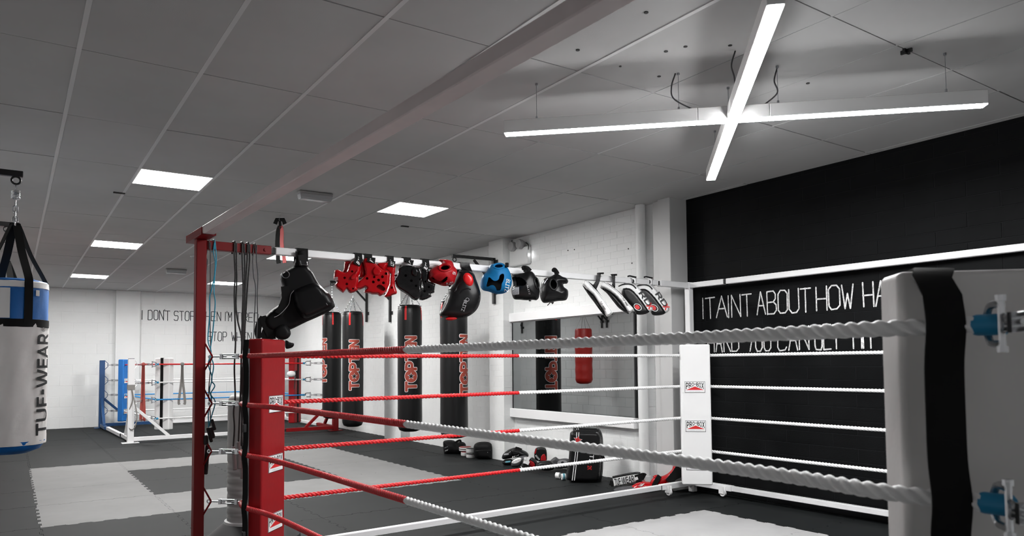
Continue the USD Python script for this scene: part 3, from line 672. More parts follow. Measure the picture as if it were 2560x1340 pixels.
for k, nm in (('A', 'red post'), ('D', 'foreground corner'), ('C', 'white far corner')):
    for i, z in enumerate(ROPE_Z):
        x, y = C4[k]; sx, sy = inw[k]; n = ringv([[sx/math.sqrt(2), sy/math.sqrt(2), 0]])[0]; o = ringv([[x, y, z]])[0]+n*.083
        lb = f'{ORD[i]} chrome turnbuckle and shackle between the {nm} and its pad'; rz = math.atan2(n[1], n[0])
        if tb is None: tb = turnbuckle(lb, o, rz)
        else: dup(tb, lb, o, rz, None, (.76, 1, 1) if k == 'D' else None)
# rope spacer straps, vertical black webbing holding the ropes at a corner
for k, lb, w in (('A', 'long black webbing strap down the ropes beside the red corner pad', .032), ('D', 'wide black webbing strap down the foreground corner pad over its ropes', .062)):
    x, y = C4[k]; sx, sy = inw[k]
    if k == 'A': p = (.165, -.425); sdv = ring(1, 0)
    else: p = (DI-.054, -LY+DI+.037); sdv = ring(.7, -.7)
    t = thing('rope_strap', lb, 'strap')
    P = []
    for z in np.linspace(.10, 1.455, 90):
        b = max(math.exp(-((z-q)/.045)**2) for q in ROPE_Z)*.014
        P.append((p[0]-b*.7, p[1]-b*.7, z))
    if k == 'D': P = P[:-3]+[(p[0]+.025, p[1]+.025, 1.445), (p[0]+.070, p[1]+.040, 1.464), (p[0]+.10, p[1]+.060, 1.467), (p[0]+.13, p[1]+.09, 1.466)]
    P = np.array(P)
    obj('webbing', band(ringv(P), w, .003, ring(.7, -.7)), 'black_web', t)
    for z in ((.93, .30) if k == 'A' else (.60,)):
        obj('slide_buckle', rmesh(move(rbox(.022, .02, .05, .005), (p[0]-.006, p[1]+.004, z))), 'black_rubber', t)

# ================================================================ PUNCH BAGS
def wall_bracket(label, loc, arm, drop, z_arm, rz=0.0, chain_to=None):
    """steel bag bracket: flat plate bar on the wall (x = 0), arm reaching out along -x, strut, cross plates"""
    t = thing('bag_bracket', label, 'wall bracket', loc, rz)
    obj('upright', cbx(-.045, -.005, -.02, .02, z_arm-drop, z_arm, .003), 'black_steel', t, smooth=False)
    obj('arm', beam((-.03, 0, z_arm-.02), (-arm-.04, 0, z_arm-.02), .04, .04, .003), 'black_steel', t, smooth=False)
    obj('strut', beam((-.03, 0, z_arm-.36), (-.34, 0, z_arm-.05), .03, .03, .002), 'black_steel', t, smooth=False)
    for z in (z_arm-.06, z_arm-drop+.16): obj('wall_plate', cbx(-.012, 0, -.075, .075, z-.03, z+.03, .002), 'black_steel', t, smooth=False)
    obj('hook_ring', move(torus(.026, .007, 18, 8, axis='y'), (-arm, 0, z_arm-.066)), 'black_steel', t)
    if chain_to and z_arm-.09-chain_to > .03: obj('drop_chain', chain((-arm, 0, chain_to), (-arm, 0, z_arm-.09), .034, .0034, .009), 'chrome', t)
    return t
def topten():
    t = thing('punch_bag', '', 'punch bag', (0, 0, 0)); H, R = 1.85, .178
    pr = [(0, 0), (R*.55, .0), (R*.86, .022), (R*.97, .065), (R, .13)]+[(R*(1+.006*math.sin(z*9)), z) for z in np.linspace(.2, H-.14, 14)]+[(R*.985, H-.09), (R*.93, H-.035), (R*.80, H-.006), (R*.4, H), (0, H)]
    obj('body', lathe(pr, 48), 'black_leather', t, smooth=60)
    obj('top_seam', tube(np.array([(R*.955*math.cos(a), R*.955*math.sin(a), H-.05) for a in np.linspace(0, 2*math.pi, 49)]), .004, 6), 'black_leather', t)
    def wrap(poly, rr):      # poly: x along the word (up the bag), y across; letters' tops face left
        v, f = flat(poly, .03); ang = -v[:, 1]/R; w = np.c_[rr*np.sin(ang), -rr*np.cos(ang), v[:, 0]]
        return tm(w, np.asarray(f))
    z0, h = .59, .165
    T = fit(text_poly('T', .2), 0, .135, -h/2, h/2); O = Point(.215, 0).buffer(.083, 24).difference(star(.215, 0, .058, 0)); P_ = fit(text_poly('P', .2), .303, .425, -h/2, h/2)
    T2 = fit(text_poly('T', .2), .435, .555, -h/2, h/2); E_ = fit(text_poly('E', .2), .560, .665, -h/2, h/2); N = fit(text_poly('N', .2), .675, .79, -h/2, h/2)
    w = affinity.translate(unary_union([g.buffer(.006, join_style=2) for g in (T, O, P_, T2, E_, N)]), z0, 0); o = w.buffer(.007, join_style=2).difference(star(z0+.215, 0, .044, 0))
    w = w.difference(star(z0+.215, 0, .055, 0))
    obj('print_outline', wrap(o, R*1.0075+.001), 'white_print', t, smooth=True); obj('print', wrap(w, R*1.0075+.002), 'rust_print', t, smooth=True)
    for k in range(4):
        a = math.pi/4+k*math.pi/2+.35; c, s = math.cos(a), math.sin(a); rr = R*1.005
        P = np.array([(rr*c, rr*s, H-.23), (rr*c, rr*s, H-.11), (R*.97*c, R*.97*s, H-.06), (R*.93*c, R*.93*s, H-.03)])
        obj('tab', band(P, .03, .004, (-s, c, 0)), 'oval_red', t)
        obj('d_ring', move(torus(.016, .004, 14, 6), (R*.93*c, R*.93*s, H-.022)), 'chrome', t)
        obj('chain', chain((R*.93*c, R*.93*s, H-.015), (0, 0, H+.22), .034, .0032, .009), 'chrome', t)
    obj('top_chain', chain((0, 0, H+.22), (0, 0, H+.46), .034, .0034, .009), 'chrome', t)
    obj('swivel', [move(torus(.014, .004, 14, 6, axis='x'), (0, 0, H+.22)), cyl((0, 0, H+.22), (0, 0, H+.25), .008, 10)], 'chrome', t)
    return t
GB = None
def face_az(x, y, u_off):   # turn so that the print sits u_off radii to the right of the bag's middle, seen from the viewer
    return math.atan2(y-CAM[1], x-CAM[0])-math.pi/2+math.asin(u_off)
bags = [('black punch bag with red and white print on its right edge, hung beside the mirror', 3.83, 3.47, .33, 2.13, 1.014, XP, 3.44, .80), ('black punch bag hung third from the mirror end, print facing the viewer, left of the wide gap', 3.78, 6.80, .26, 2.20, .985, XP, 6.765, .14),
        ('black punch bag hung alone between two wall piers, print facing the viewer', 3.85, 4.80, .32, 2.17, 1.0, XW, 4.79, .10), ('black punch bag farthest left, its print turned to its left edge', 3.93, 8.18, .31, 2.28, .955, XW, 8.185, -.86)]
bags[1] = ('black punch bag with print in front, just right of the farthest left bag',)+bags[1][1:]
bl = ['black bag bracket above the mirror side punch bag', 'black bag bracket on the far wall pier', 'black bag bracket partly hidden behind the hanging guards', 'black bag bracket farthest back on the white side wall']
for i, (lb, x, y, z0, z1, rs, wx, wy, uo) in enumerate(bags):
    sc = (rs, rs, (z1-z0)/1.85); az = face_az(x, y, uo)
    if GB is None:
        GB = topten(); GB.SetCustomDataByKey('label', lb); X = UsdGeom.Xformable(GB); X.ClearXformOpOrder()
        GB.GetAttribute('xformOp:translate').Set(Gf.Vec3d(x, y, z0)); ops = [X.AddTranslateOp()] if False else None
        X.SetXformOpOrder([UsdGeom.XformOp(GB.GetAttribute('xformOp:translate')), X.AddRotateZOp(), X.AddScaleOp()])
        GB.GetAttribute('xformOp:rotateZ').Set(math.degrees(az)); GB.GetAttribute('xformOp:scale').Set(Gf.Vec3f(*sc)); GB.SetCustomDataByKey('group', 'black punch bags along the white wall')
    else: dup(GB, lb, (x, y, z0), az, None, sc)
    zc_ = z0+(1.85+.46)*sc[2]; ztop = max(zc_+.095, (2.74, 2.78, 2.76, 2.86)[i])
    wall_bracket(bl[i], (wx, wy, 0), wx-x, ztop-(2.11, 2.03, 2.08, 2.11)[i], ztop, 0.0, zc_)
# the white and blue bag at the left edge, and the one hidden behind it
def tufbag():
    t = thing('heavy_punch_bag', 'large white and blue punch bag with black lettering at the left edge', 'punch bag', (-.972, 1.155, 0)); R = .203
    z0, zs, zb, zt = .735, .86, 1.60, 1.90
    wob = lambda th, z: .004*np.sin(7*th+z*9)+.003*np.sin(13*th-z*23)
    obj('base', lathe([(0, z0-.02), (R*.5, z0-.016), (R*.85, z0+.012), (R*.97, z0+.05), (R*1.0, z0+.07)], 48), 'bag_blue', t, smooth=60)
    obj('body', lathe([(R*.99, z0+.045), (R*1.005, z0+.06), (R*1.01, z0+.10)]+[(R*1.012, z) for z in np.linspace(z0+.14, zb-.02, 16)]+[(R*1.0, zb)], 48, wob), 'bag_white', t, smooth=60)
    obj('waist_belt', lathe([(R*1.0, zb-.028), (R*1.035, zb-.026), (R*1.035, zb+.024), (R*1.0, zb+.026)], 48), 'black_web', t, smooth=40)
    obj('top_section', lathe([(R*1.0, zb+.02), (R*1.005, zb+.06), (R*1.0, zt-.08), (R*.985, zt-.035), (R*.95, zt-.012), (R*.7, zt+.003), (0, zt+.004)], 48, lambda th, z: .004*np.sin(11*th+z*15)), 'bag_blue', t, smooth=60)
    obj('white_rim', lathe([(R*.99, zt-.062), (R*1.02, zt-.060), (R*1.008, zt-.022), (R*.97, zt-.018)], 48), 'white_print', t, smooth=40)
    def wrapz(poly, a0, rr):
        v, f = flat(poly, .03); ang = a0-v[:, 1]/R; return tm(np.c_[rr*np.sin(ang), -rr*np.cos(ang), v[:, 0]], f)
    wt = unary_union([fit(text_poly('TUF', .1), 0, .26, 0, .115), sbox(.275, .046, .31, .072), fit(text_poly('WEAR', .1), .325, .69, 0, .115)])
    obj('lettering', wrapz(affinity.translate(wt, z0+.105, -.0575), 1.02, R*1.045), 'black_print', t, smooth=True)
    obj('trade_mark', wrapz(affinity.translate(Point(0, 0).buffer(.016).difference(Point(0, 0).buffer(.013)).union(fit(text_poly('R', .1), -.008, .008, -.008, .008)), z0+.825, .01), 1.02, R*1.045), 'black_print', t, smooth=True)
    obj('maker_tag', wrapz(sbox(zt-.115, -.014, zt-.075, .014), .72, R*1.022), 'white_print', t, smooth=True)
    obj('white_stripe', wrapz(sbox(zb+.03, -.05, zt-.07, .03), -.33, R*1.035), 'white_print', t, smooth=True)
    top = np.array([0, 0, zt+.40])
    for k in range(4):
        a = .42+k*math.pi/2-math.pi/2; c, s = math.cos(a), math.sin(a)
        P = smoothline([(R*1.02*c, R*1.02*s, zb), (R*1.03*c, R*1.03*s, zb+.14), (R*1.02*c, R*1.02*s, zt-.03), (R*.96*c, R*.96*s, zt+.02), (R*.5*c, R*.5*s, zt+.19), (.028*c, .028*s, zt+.375), (0, 0, zt+.395)], 4)
        obj('strap', band(P, .052, .004, (-s, c, 0)), 'black_web', t)
    obj('top_ring', move(torus(.036, .006, 20, 8, axis='x'), (0, 0, zt+.395)), 'chrome', t)
    return t
tuf = tufbag()
dup(tuf, 'second white and blue bag, hidden behind the one at the left edge', (-1.03, 3.35, 0))
def hanger(lb, x, y, zr, zt):
    t = thing('bag_chain', lb, 'bag chain', (x, y, 0))
    obj('lower_chain', chain((0, 0, zr), (0, 0, zr+.15), .05, .005, .013), 'chrome', t)
    P = np.array([(.024*math.cos(a), .024*math.sin(a), zr+.165+.055*a/(2*math.pi*6)) for a in np.linspace(0, 2*math.pi*6, 100)]); obj('spring', tube(P, .0035, 6), 'chrome', t)
    obj('spring_loop', [move(torus(.018, .004, 16, 6, axis='x'), (0, 0, zr+.240)), move(torus(.014, .004, 16, 6, axis='x'), (0, 0, zr+.155))], 'chrome', t)
    obj('carabiner', chain((0, 0, zr+.245), (0, 0, zt), .085, .005, .012), 'chrome', t)
hanger('chrome chain and spring above the large white and blue bag', -.972, 1.155, 2.30, 2.545); hanger('chrome chain seen left of the big white and blue bag, belonging to the bag behind', -1.03, 3.35, 2.30, 2.545)
wall_bracket('black bracket arm holding the large white and blue bag at the left edge', (XL, 1.155, 0), abs(XL+.972), .6, 2.66, math.pi)
wall_bracket('black bracket arm of the bag hidden behind the large white bag', (XL, 3.35, 0), abs(XL+1.03), .6, 2.66, math.pi)
# bags on the left wall that only the mirror shows
def redbag(lb, x, y):
    t = thing('red_punch_bag', lb, 'punch bag', (x, y, 0)); R = .21
    obj('body', lathe([(0, .78), (R*.5, .782), (R*.85, .81), (R, .88)]+[(R*(1+.02*math.sin(z*24)), z) for z in np.linspace(.92, 1.98, 24)]+[(R*.97, 2.08), (R*.9, 2.12), (0, 2.12)], 36), 'bag_red', t, smooth=60)
    for k in range(4): a = k*math.pi/2+.4; obj('chain', cyl((R*.85*math.cos(a), R*.85*math.sin(a), 2.11), (0, 0, 2.52), .004, 5), 'chrome', t)
    obj('top_chain', cyl((0, 0, 2.5), (0, 0, 2.62), .005, 5), 'chrome', t)
redbag('red punch bag that shows only in the mirror', -1.30, 8.8); redbag('red punch bag at the very edge of the mirror image', -1.30, 6.25)
for y, lb in ((12.24, 'bag bracket seen at the left in the mirror'), (8.8, 'bag bracket above the mirrored red bag'), (6.25, 'bag bracket above the red bag at the mirror edge'), (8.62, 'bag bracket seen at the right in the mirror')):
    wall_bracket(lb, (XL, y, 0), .62, .55, 2.70, math.pi)
# ---- wall mirror with boxed white rails
mr = thing('wall_mirror', 'wide wall mirror between boxed white rails on the white brick wall', 'mirror', (XW, 0, 0))
y0, y1, z0, z1 = .90, 3.235, .695, 1.855
obj('glass', bx(-.030, -.006, y0, y1, z0-.01, z1+.01), 'mirror_glass', mr, smooth=False)
obj('backing', bx(-.006, .012, y0-.005, y1+.005, z0-.01, z1+.01), 'black_print', mr, smooth=False)
obj('edge_trim', [bx(-.034, -.004, y0-.012, y0+.004, z0, z1)], 'black_print', mr, smooth=False); obj('edge_trim', bx(-.034, -.004, y1-.004, y1+.012, z0, z1), 'black_print', mr, smooth=False)
obj('top_rail', cbx(-.075, .01, y0-.02, y1+.02, z1, z1+.115, .004), 'white_paint', mr, smooth=False)
obj('bottom_rail', cbx(-.075, .01, y0-.02, y1+.02, z0-.115, z0, .004), 'white_paint', mr, smooth=False)
obj('rail_lip', cbx(-.055, .0, y0-.01, y1+.01, z1-.012, z1, .002), 'plastic_grey', mr, smooth=False)
for u, v in ((1420, 626), (1436, 624), (1571, 622), (1580, 658)):
    q = hit(u, v, 0, XW); obj('drill_hole', cyl((XW-.003, q[1], q[2]), (XW+.02, q[1], q[2]), .008, 10), 'black_print', wall_right)
# rainwater pipe beside the column
pp = thing('soil_pipe', 'thick white vertical pipe on the wall beside the steel column', 'pipe', (XW-.070, .735, 0))
obj('pipe', cyl((0, 0, .01), (0, 0, HC), .054, 28), 'white_wall', pp, smooth=50); obj('collar', cyl((0, 0, 0), (0, 0, .10), .066, 28), 'white_wall', pp, smooth=50)
# emergency twin lamp on the wall
em = thing('emergency_spot_light', 'white twin headed emergency lamp high on the white wall above the bar', 'emergency light', (XW, 2.98, 0))
pe = Plane((XW, 2.98, 0), (-1, 0, 0)); a0, b0 = pe.px(1284, 628), pe.px(1329, 655)
obj('housing', wd(tm(np.asarray(cbx(a0[0], b0[0], 0.0, .075, b0[1]-.02, a0[1]+.01, .012).vertices), cbx(a0[0], b0[0], 0.0, .075, b0[1]-.02, a0[1]+.01, .012).faces), Plane((0, 0, 0), (-1, 0, 0))), 'white_wall', em, smooth=False)
for u, v in ((1297, 618), (1316, 612)):
    q = pe.px(u, v); obj('lamp_head', wd(tm(*(lambda m: (np.asarray(m.vertices)+[q[0], .09, q[1]], m.faces))(perm(lathe([(0, -.05), (.04, -.045), (.062, -.01), (.066, .03), (.06, .045), (0, .046)], 24)))), Plane((0, 0, 0), (-1, 0, 0))), 'plastic_grey', em, smooth=40)
q = pe.px(1328, 638); obj('status_light', wd(perm(move(trimesh.creation.icosphere(2, .011), (q[0]+.006, q[1], .045))), Plane((0, 0, 0), (-1, 0, 0))), 'spot_glow', em, smooth=True)
cb = [pe.px(u, v) for u, v in ((1283, 601), (1283, 608), (1290, 612), (1305, 611))]; obj('cable', wd(tube(smoothline([(q[0], .02, q[1]) for q in cb], 6), .006, 6), Plane((0, 0, 0), (-1, 0, 0))), 'cord_black', em)
cb = [pe.px(u, v) for u, v in ((1322, 607), (1329, 614), (1328, 627))]; obj('cable', wd(tube(smoothline([(q[0], .05, q[1]) for q in cb], 6), .006, 6), Plane((0, 0, 0), (-1, 0, 0))), 'cord_black', em)
# free-standing bag behind the red post
fx, fy = (CAM+5.40*ray(636, 1000))[:2]
fb = thing('standing_punch_bag', 'grey free standing punch bag on a black round base behind the red corner', 'punch bag', (fx, fy, 0)); R = .184
wr = lambda th, z: -.004*np.abs(np.sin(.5*th+z*42))**12*(.25+np.exp(-((z-.42)/.25)**2))-.003*np.abs(np.sin(th-z*60))**16*(z < .6)
obj('base', lathe([(0, 0), (.315, 0), (.335, .03), (.33, .06), (.24, .135), (.205, .165), (0, .165)], 48), 'black_rubber', fb, smooth=40)
obj('collar', lathe([(.0, .160), (.205, .160), (.20, .18), (R, .185), (R, .20)], 40), 'plastic_grey', fb)
obj('column', lathe([(0, .17), (R*.98, .172)]+[(R, z) for z in np.linspace(.185, 1.02, 90)]+[(R*.97, 1.06), (R*.88, 1.085), (R*.6, 1.095), (0, 1.097)], 40, wr), 'bag_grey', fb, smooth=50)

# ================================================================ THE SECOND RING, at the back
x0, x1, y0, y1 = .715, 4.335, 9.06, 12.98
f2 = thing('training_ring_frame', 'low steel ring frame at the back with white, blue and red corner posts', 'boxing ring frame')
FC = {'white': (x0, y0, 1, 1, 'white_paint'), 'blue': (x0-.09, y1-.08, 1, -1, 'blue_paint'), 'red': (x1, y0, -1, 1, 'red_paint'), 'hidden': (x1, y1-.1, -1, -1, 'white_paint')}
FZ = [1.335, 1.01, .702, .365]
for k, (x, y, sx, sy, mt) in FC.items():
    H = 1.43
    obj('corner_post', cbx(x-.05, x+.05, y-.05, y+.05, 0.008, H, .004), mt, f2, smooth=False)
    obj('foot_plate', cbx(x-.13, x+.13, y-.09, y+.09, 0, .012, .002), mt, f2, smooth=False)
    obj('post_cap', bx(x-.044, x+.044, y-.044, y+.044, H, H+.006), 'black_rubber', f2, smooth=False)
    for dx, dy in ((sx, 0), (0, sy)):
        obj('brace', beam((x+dx*.04, y+dy*.04, .62), (x+dx*.60, y+dy*.60, .09), .05, .05, .003), mt, f2, smooth=False)
        obj('rail_sleeve', beam((x+dx*.05, y+dy*.05, .065), (x+dx*.98, y+dy*.98, .065), .066, .066, .003), mt, f2, smooth=False)
    for z in FZ: obj('rope_anchor', tube(np.array([[x+sx*.04, y+sy*.04, z+.10], [x+sx*.10, y+sy*.10, z+.03], [x+sx*.10, y+sy*.10, z-.03], [x+sx*.04, y+sy*.04, z-.10]]), .006, 6), mt, f2)
def rail2(p, q):
    p, q = np.array(p), np.array(q); d = (q-p)/np.linalg.norm(q-p)
    obj('floor_rail', beam((*(p+d*1.02), .065), (*(q-d*1.02), .065), .06, .06, .003), 'white_paint', f2, smooth=False)
    for a, b in ((p+d*.98, p+d*1.02), (q-d*1.02, q-d*.98)): obj('joint_gap', beam((*a, .065), (*b, .065), .05, .05, .001), 'black_rubber', f2, smooth=False)
W2, B2, R2, H2_ = [np.array(FC[k][:2]) for k in ('white', 'blue', 'red', 'hidden')]
rail2(W2, R2); rail2(W2, B2); rail2(B2, H2_); rail2(R2, H2_)
def pad2(lb, mt, x, y, sx, sy, off, labels=(), strap=False, w=.30):
    n = np.array([sx, sy])/math.sqrt(2); o = np.array([x, y])+n*off
    t = thing('corner_pad', lb, 'corner pad', (*o, 0), math.atan2(-n[0], n[1]))
    obj('cover', move(rbox(w, .13, 1.30, .02, 10), (0, .065, .80)), mt, t, smooth=40)
    pl = Plane((0, .13, 0), (0, 1, 0))
    for z in labels: label_parts(t, pl, -.02, z, .19, .10)
    if strap: obj('strap', join([bx(-.028, .028, -.006, .0, .16, 1.445), bx(-.028, .028, -.006, .13, 1.445, 1.452)]), 'black_web', t, smooth=False)
    return t
pad2('blue vinyl corner pad of the low ring at the back, beside the blue post', 'blue_vinyl', *FC['blue'][:4], .50, (1.0, .68, .36))
pad2('white vinyl corner pad with a black strap in the low ring at the back', 'white_vinyl', *FC['white'][:4], .80, (), True, .30)
pad2('red vinyl corner pad with a black strap in the low ring at the back', 'red_vinyl', *FC['red'][:4], .80, (), True, .30)
pad2('white vinyl corner pad hidden behind the hanging guards, back right of the low ring', 'white_vinyl', *FC['hidden'][:4], .5, ())
rc = ['rope_red', 'rope_white', 'rope_blue', 'rope_white']; cn = ['red', 'upper white', 'blue', 'lower white']
di = .47
IN = {'W': W2+di, 'R': R2+[-di, di], 'B': B2+[di*.8, -di*.8], 'H': H2_+[-di, -di]}
for (a, b), nm in ((('W', 'R'), 'front'), (('W', 'B'), 'left'), (('B', 'H'), 'back'), (('R', 'H'), 'right')):
    for i, z in enumerate(FZ):
        r = thing('ring_rope', f'{cn[i]} rope on the {nm} side of the low ring at the back', 'ring rope')
        A, B = np.array([*IN[a], z]), np.array([*IN[b], z]); obj('line', rope(A, B, .0135, .10, 9, 8), rc[i], r, smooth=50)
        if nm == 'front':
            e = (B-A)/np.linalg.norm(B-A)
            for c, q in (('end_sleeve', A), ('end_sleeve', B)): obj(c, cyl(q-e*.03, q+e*.03, .019, 10), 'blue_tape', r)
for (k, cxy) in (('white', 'W'), ('red', 'R'), ('blue', 'B')):
    x, y, sx, sy, mt = FC[k]; p = IN[cxy]; n = np.array([sx, sy])/math.sqrt(2); L = np.linalg.norm(p-[x, y])
    for i, z in enumerate(FZ):
        o = (x+n[0]*(.145), y+n[1]*.145, z)
        lb = f'small turnbuckle on the {cn[i]} rope at the {k} corner of the back ring'
        dup(tb, lb, o, math.atan2(n[1], n[0]), None, ((L-.16)/.29, 1.2, 1.2))
def hangband(lb, mt, x, y, z0, z1, w, split, n='resistance_band'):
    t = thing(n, lb, 'band')
    a = np.array([.826, -.565, 0])
    for s_ in (-1, 1):
        P = smoothline([np.array([x, y, z1]), np.array([x, y, z1-.22])+a*s_*.006, np.array([x, y, (z0+z1)/2])+a*s_*split*.35, np.array([x, y, z0+.06])+a*s_*split, np.array([x, y, z0])+a*s_*split*.75], 6)
        obj('strand', band(P, w, .004, a), mt, t)
    obj('knot', move(trimesh.creation.icosphere(2, .035), (x, y, z1)), mt, t)
    return t
q = (CAM+ray(455, 915)*((y0+di-CAM[1])/ray(455, 915)[1])); hangband('grey rubber band looped over the front red rope of the low ring', 'band_grey', q[0], y0+di-.03, .60, 1.335, .045, .055)
hangband('worn red rubber band hanging beside the white post of the low ring', 'band_red', W2[0]+.21, W2[1]+.19, .36, 1.335, .05, .03)
t = thing('grey_strap', 'grey webbing strap tied round the white post of the low ring', 'strap'); zc = .94
obj('wrap', join([bx(x0-.055, x0+.055, y0-.056, y0-.05, zc-.04, zc+.05), bx(x0-.056, x0-.05, y0-.055, y0+.055, zc-.03, zc+.05)]), 'band_grey', t, smooth=False)
a = np.array([.826, -.565, 0]); c0 = np.array([x0, y0-.06, zc-.02])
obj('loop', tube(smoothline([c0, c0+a*.02+[0, 0, -.20], c0-a*.06+[0, 0, -.45], c0-a*.03+[0, 0, -.66], c0+a*.06+[0, 0, -.66], c0+a*.10+[0, 0, -.45], c0+a*.04+[0, 0, -.15], c0+a*.01], 6), .009, 6), 'band_grey', t)
t = thing('padded_mitt', 'small white padded mitt with a dark cuff hung beyond the back ring', 'mitt', (*(CAM+ray(731, 935)*14.2)[:2], 0)); zz = (CAM+ray(731, 935)*14.2)[2]
obj('body', move(tm(np.asarray(trimesh.creation.icosphere(3, 1).vertices)*[.085, .07, .062], trimesh.creation.icosphere(3, 1).faces), (-.02, 0, zz)), 'white_vinyl', t, smooth=True)
obj('cuff', [hull(np.array([[x, y, zz+z] for x in (.05, .075) for y in (-.05, .05) for z in (-.085, .065)])), cyl((.06, 0, zz-.05), (.03, 0, zz-.30), .006, 6)], 'black_leather', t)

# ================================================================ GEAR HUNG ON THE SIDE BEAM
GO = ring(0, 0, 0); GNV = ring(0, -1)
def gp(y): return Plane(ring(0, y), GNV)
def gpo(y, L, o, s):
    """the plane in which a hanging piece is modelled: it has swung round towards the middle of the gym"""
    u, v = np.mean([(o[0]+a*s, o[1]+b*s) for a, b in L], 0); q = gp(y).px(u, v); p = gp(y).o+q[0]*gp(y).ex; d = CAM-p
    return Plane((p[0], p[1], 0), (d[0], d[1], 0))
def trace(pl, L, o, s): return Polygon(pl.pts([(o[0]+x*s, o[1]+y*s) for x, y in L])).buffer(0)
def traceS(pl, L, o, s, n=4):
    p = Polygon(closedspline(pl.pts([(o[0]+x*s, o[1]+y*s) for x, y in L]), n)).buffer(0)
    return p if p.geom_type == 'Polygon' else max(p.geoms, key=lambda g: g.area)
def pts(pl, L, o, s): return pl.pts([(o[0]+x*s, o[1]+y*s) for x, y in L])
def strapband(pl, P, d, w, th=.004):      # P local (right, up) points, d depths
    P = np.asarray(P); Q = np.c_[P[:, 0], np.broadcast_to(d, (len(P),)), P[:, 1]]
    return band(pl.to(Q), w, th, pl.ex)
def over_beam(pl, xc, zb, w, tilt=0.0, th=.005):
    """webbing loop over the beam: from the front at height zb over the top and down the back"""
    z = 2.095; P = [(xc+tilt, .034, zb), (xc+tilt*.3, .033, 2.05), (xc, .031, z), (xc, .0, z+.004), (xc, -.031, z), (xc, -.033, 2.03), (xc+tilt*.6, -.032, zb+.02)]
    P = np.array(P); return band(pl.to(P), w, th, pl.ex)
# -- 1 big black body protector
pl = gpo(-.03, [(560, 330), (1074, 857), (250, 1190), (640, 600)], (630, 600), .19409); pb0 = Plane(ring(0, 0), GNV); o, s = (630, 600), .19409
t = thing('body_protector', 'large black padded body protector hung by its strap above the red pad', 'body protector')
out = traceS(pl, [(560, 330), (480, 368), (398, 408), (362, 460), (366, 520), (388, 590), (385, 660), (372, 720), (360, 820), (260, 890), (165, 975), (152, 1060), (185, 1140), (250, 1190), (360, 1180), (480, 1160), (560, 1125), (700, 1055), (830, 1000), (990, 925), (1074, 857), (1040, 770), (985, 690), (880, 585), (840, 530), (790, 430), (715, 345), (640, 320)], o, s)
out = trace(pl, [(548, 335), (480, 368), (398, 408), (362, 450), (364, 510), (388, 590), (384, 660), (370, 690), (372, 730), (360, 825), (260, 892), (165, 978), (150, 1050), (185, 1140), (250, 1190), (360, 1180), (480, 1160), (560, 1125), (700, 1055), (830, 1000), (990, 925), (1074, 857), (1040, 770), (985, 690), (880, 585), (840, 530), (790, 430), (715, 345), (640, 322)], o, s).buffer(-.01).buffer(.02).buffer(-.01)
obj('shell', wd(puff(out, .052, .05, .035, .012), pl), 'black_matte', t, smooth=60)
bel = traceS(pl, [(545, 670), (680, 598), (800, 565), (870, 590), (940, 660), (1005, 720), (1055, 850), (960, 910), (830, 965), (690, 1020), (600, 960), (540, 820)], o, s)
obj('belly_cushion', wd(tm(np.asarray(puff(bel, .07, .01, .045, .014).vertices)+[0, .055, 0], puff(bel, .07, .01, .045, .014).faces), pl), 'black_vinyl', t, smooth=60)
rib = pts(pl, [(640, 760), (700, 700), (800, 660), (850, 670), (900, 740), (960, 860)], o, s); obj('belly_ridge', tube(pl.to(np.c_[smoothline(rib)[:, 0], np.full(len(smoothline(rib)), .119), smoothline(rib)[:, 1]]), .006, 8), 'black_leather', t)
edge = pts(pl, [(430, 610), (440, 760), (395, 880), (350, 960)], o, s); obj('side_strap', strapband(pl, smoothline(edge), .068, .055), 'black_web', t)
edge = pts(pl, [(540, 665), (500, 720), (480, 830), (420, 910), (350, 975), (290, 1005)], o, s); L = smoothline(edge); obj('piping', tube(pl.to(np.c_[L[:, 0], np.full(len(L), .075), L[:, 1]]), .0022, 6), 'grey_print', t)
c = pts(pl, [(630, 150), (650, 330), (640, 470)], o, s)
obj('shoulder_strap', over_beam(pb0, pts(pb0, [(630, 150)], o, s)[0][0], pts(pb0, [(640, 340)], o, s)[0][1], .075), 'black_web', t)
nk = puff(trace(pl, [(535, 350), (552, 270), (575, 200), (588, 140), (664, 140), (690, 215), (718, 350), (640, 380)], o, s), .035, .02, .012, .010); obj('neck_web', wd(tm(np.asarray(nk.vertices)+[0, .012, 0], nk.faces), pl), 'black_web', t, smooth=50)
obj('buckle', [strapband(pl, pts(pl, [(648, 205), (664, 335)], o, s), .050, .056, .010), strapband(pl, pts(pl, [(560, 205), (690, 205)], o, s), .03, .052, .014)], 'black_rubber', t)
bk = pts(pl, [(622, 285), (634, 335), (714, 340), (708, 300)], o, s); obj('buckle_bar', tube(pl.to(np.c_[bk[:, 0], np.full(4, .066), bk[:, 1]]), .003, 6), 'chrome', t)
q = pts(pl, [(437, 458)], o, s)[0]; obj('d_ring', wd(perm(move(torus(.0235, .0028, 24, 6), (q[0], q[1], .060))), pl), 'chrome', t)
for P in ([(150, 1000), (110, 1060), (85, 1130), (80, 1200), (100, 1270)], [(240, 1090), (170, 1190), (175, 1260), (225, 1275)], [(330, 1010), (300, 1120), (260, 1200), (270, 1280)], [(140, 985), (170, 1100), (215, 1180), (240, 1235)], [(400, 1120), (360, 1200), (380, 1275)]):
    obj('loose_strap', strapband(pl, smoothline(pts(pl, P, o, s)), .03+.01*random.random(), .042, .006), 'black_web', t)
fl = traceS(pl, [(385, 1095), (440, 1098), (490, 1160), (500, 1220), (460, 1272), (380, 1290), (310, 1255), (300, 1180), (330, 1120)], o, s)
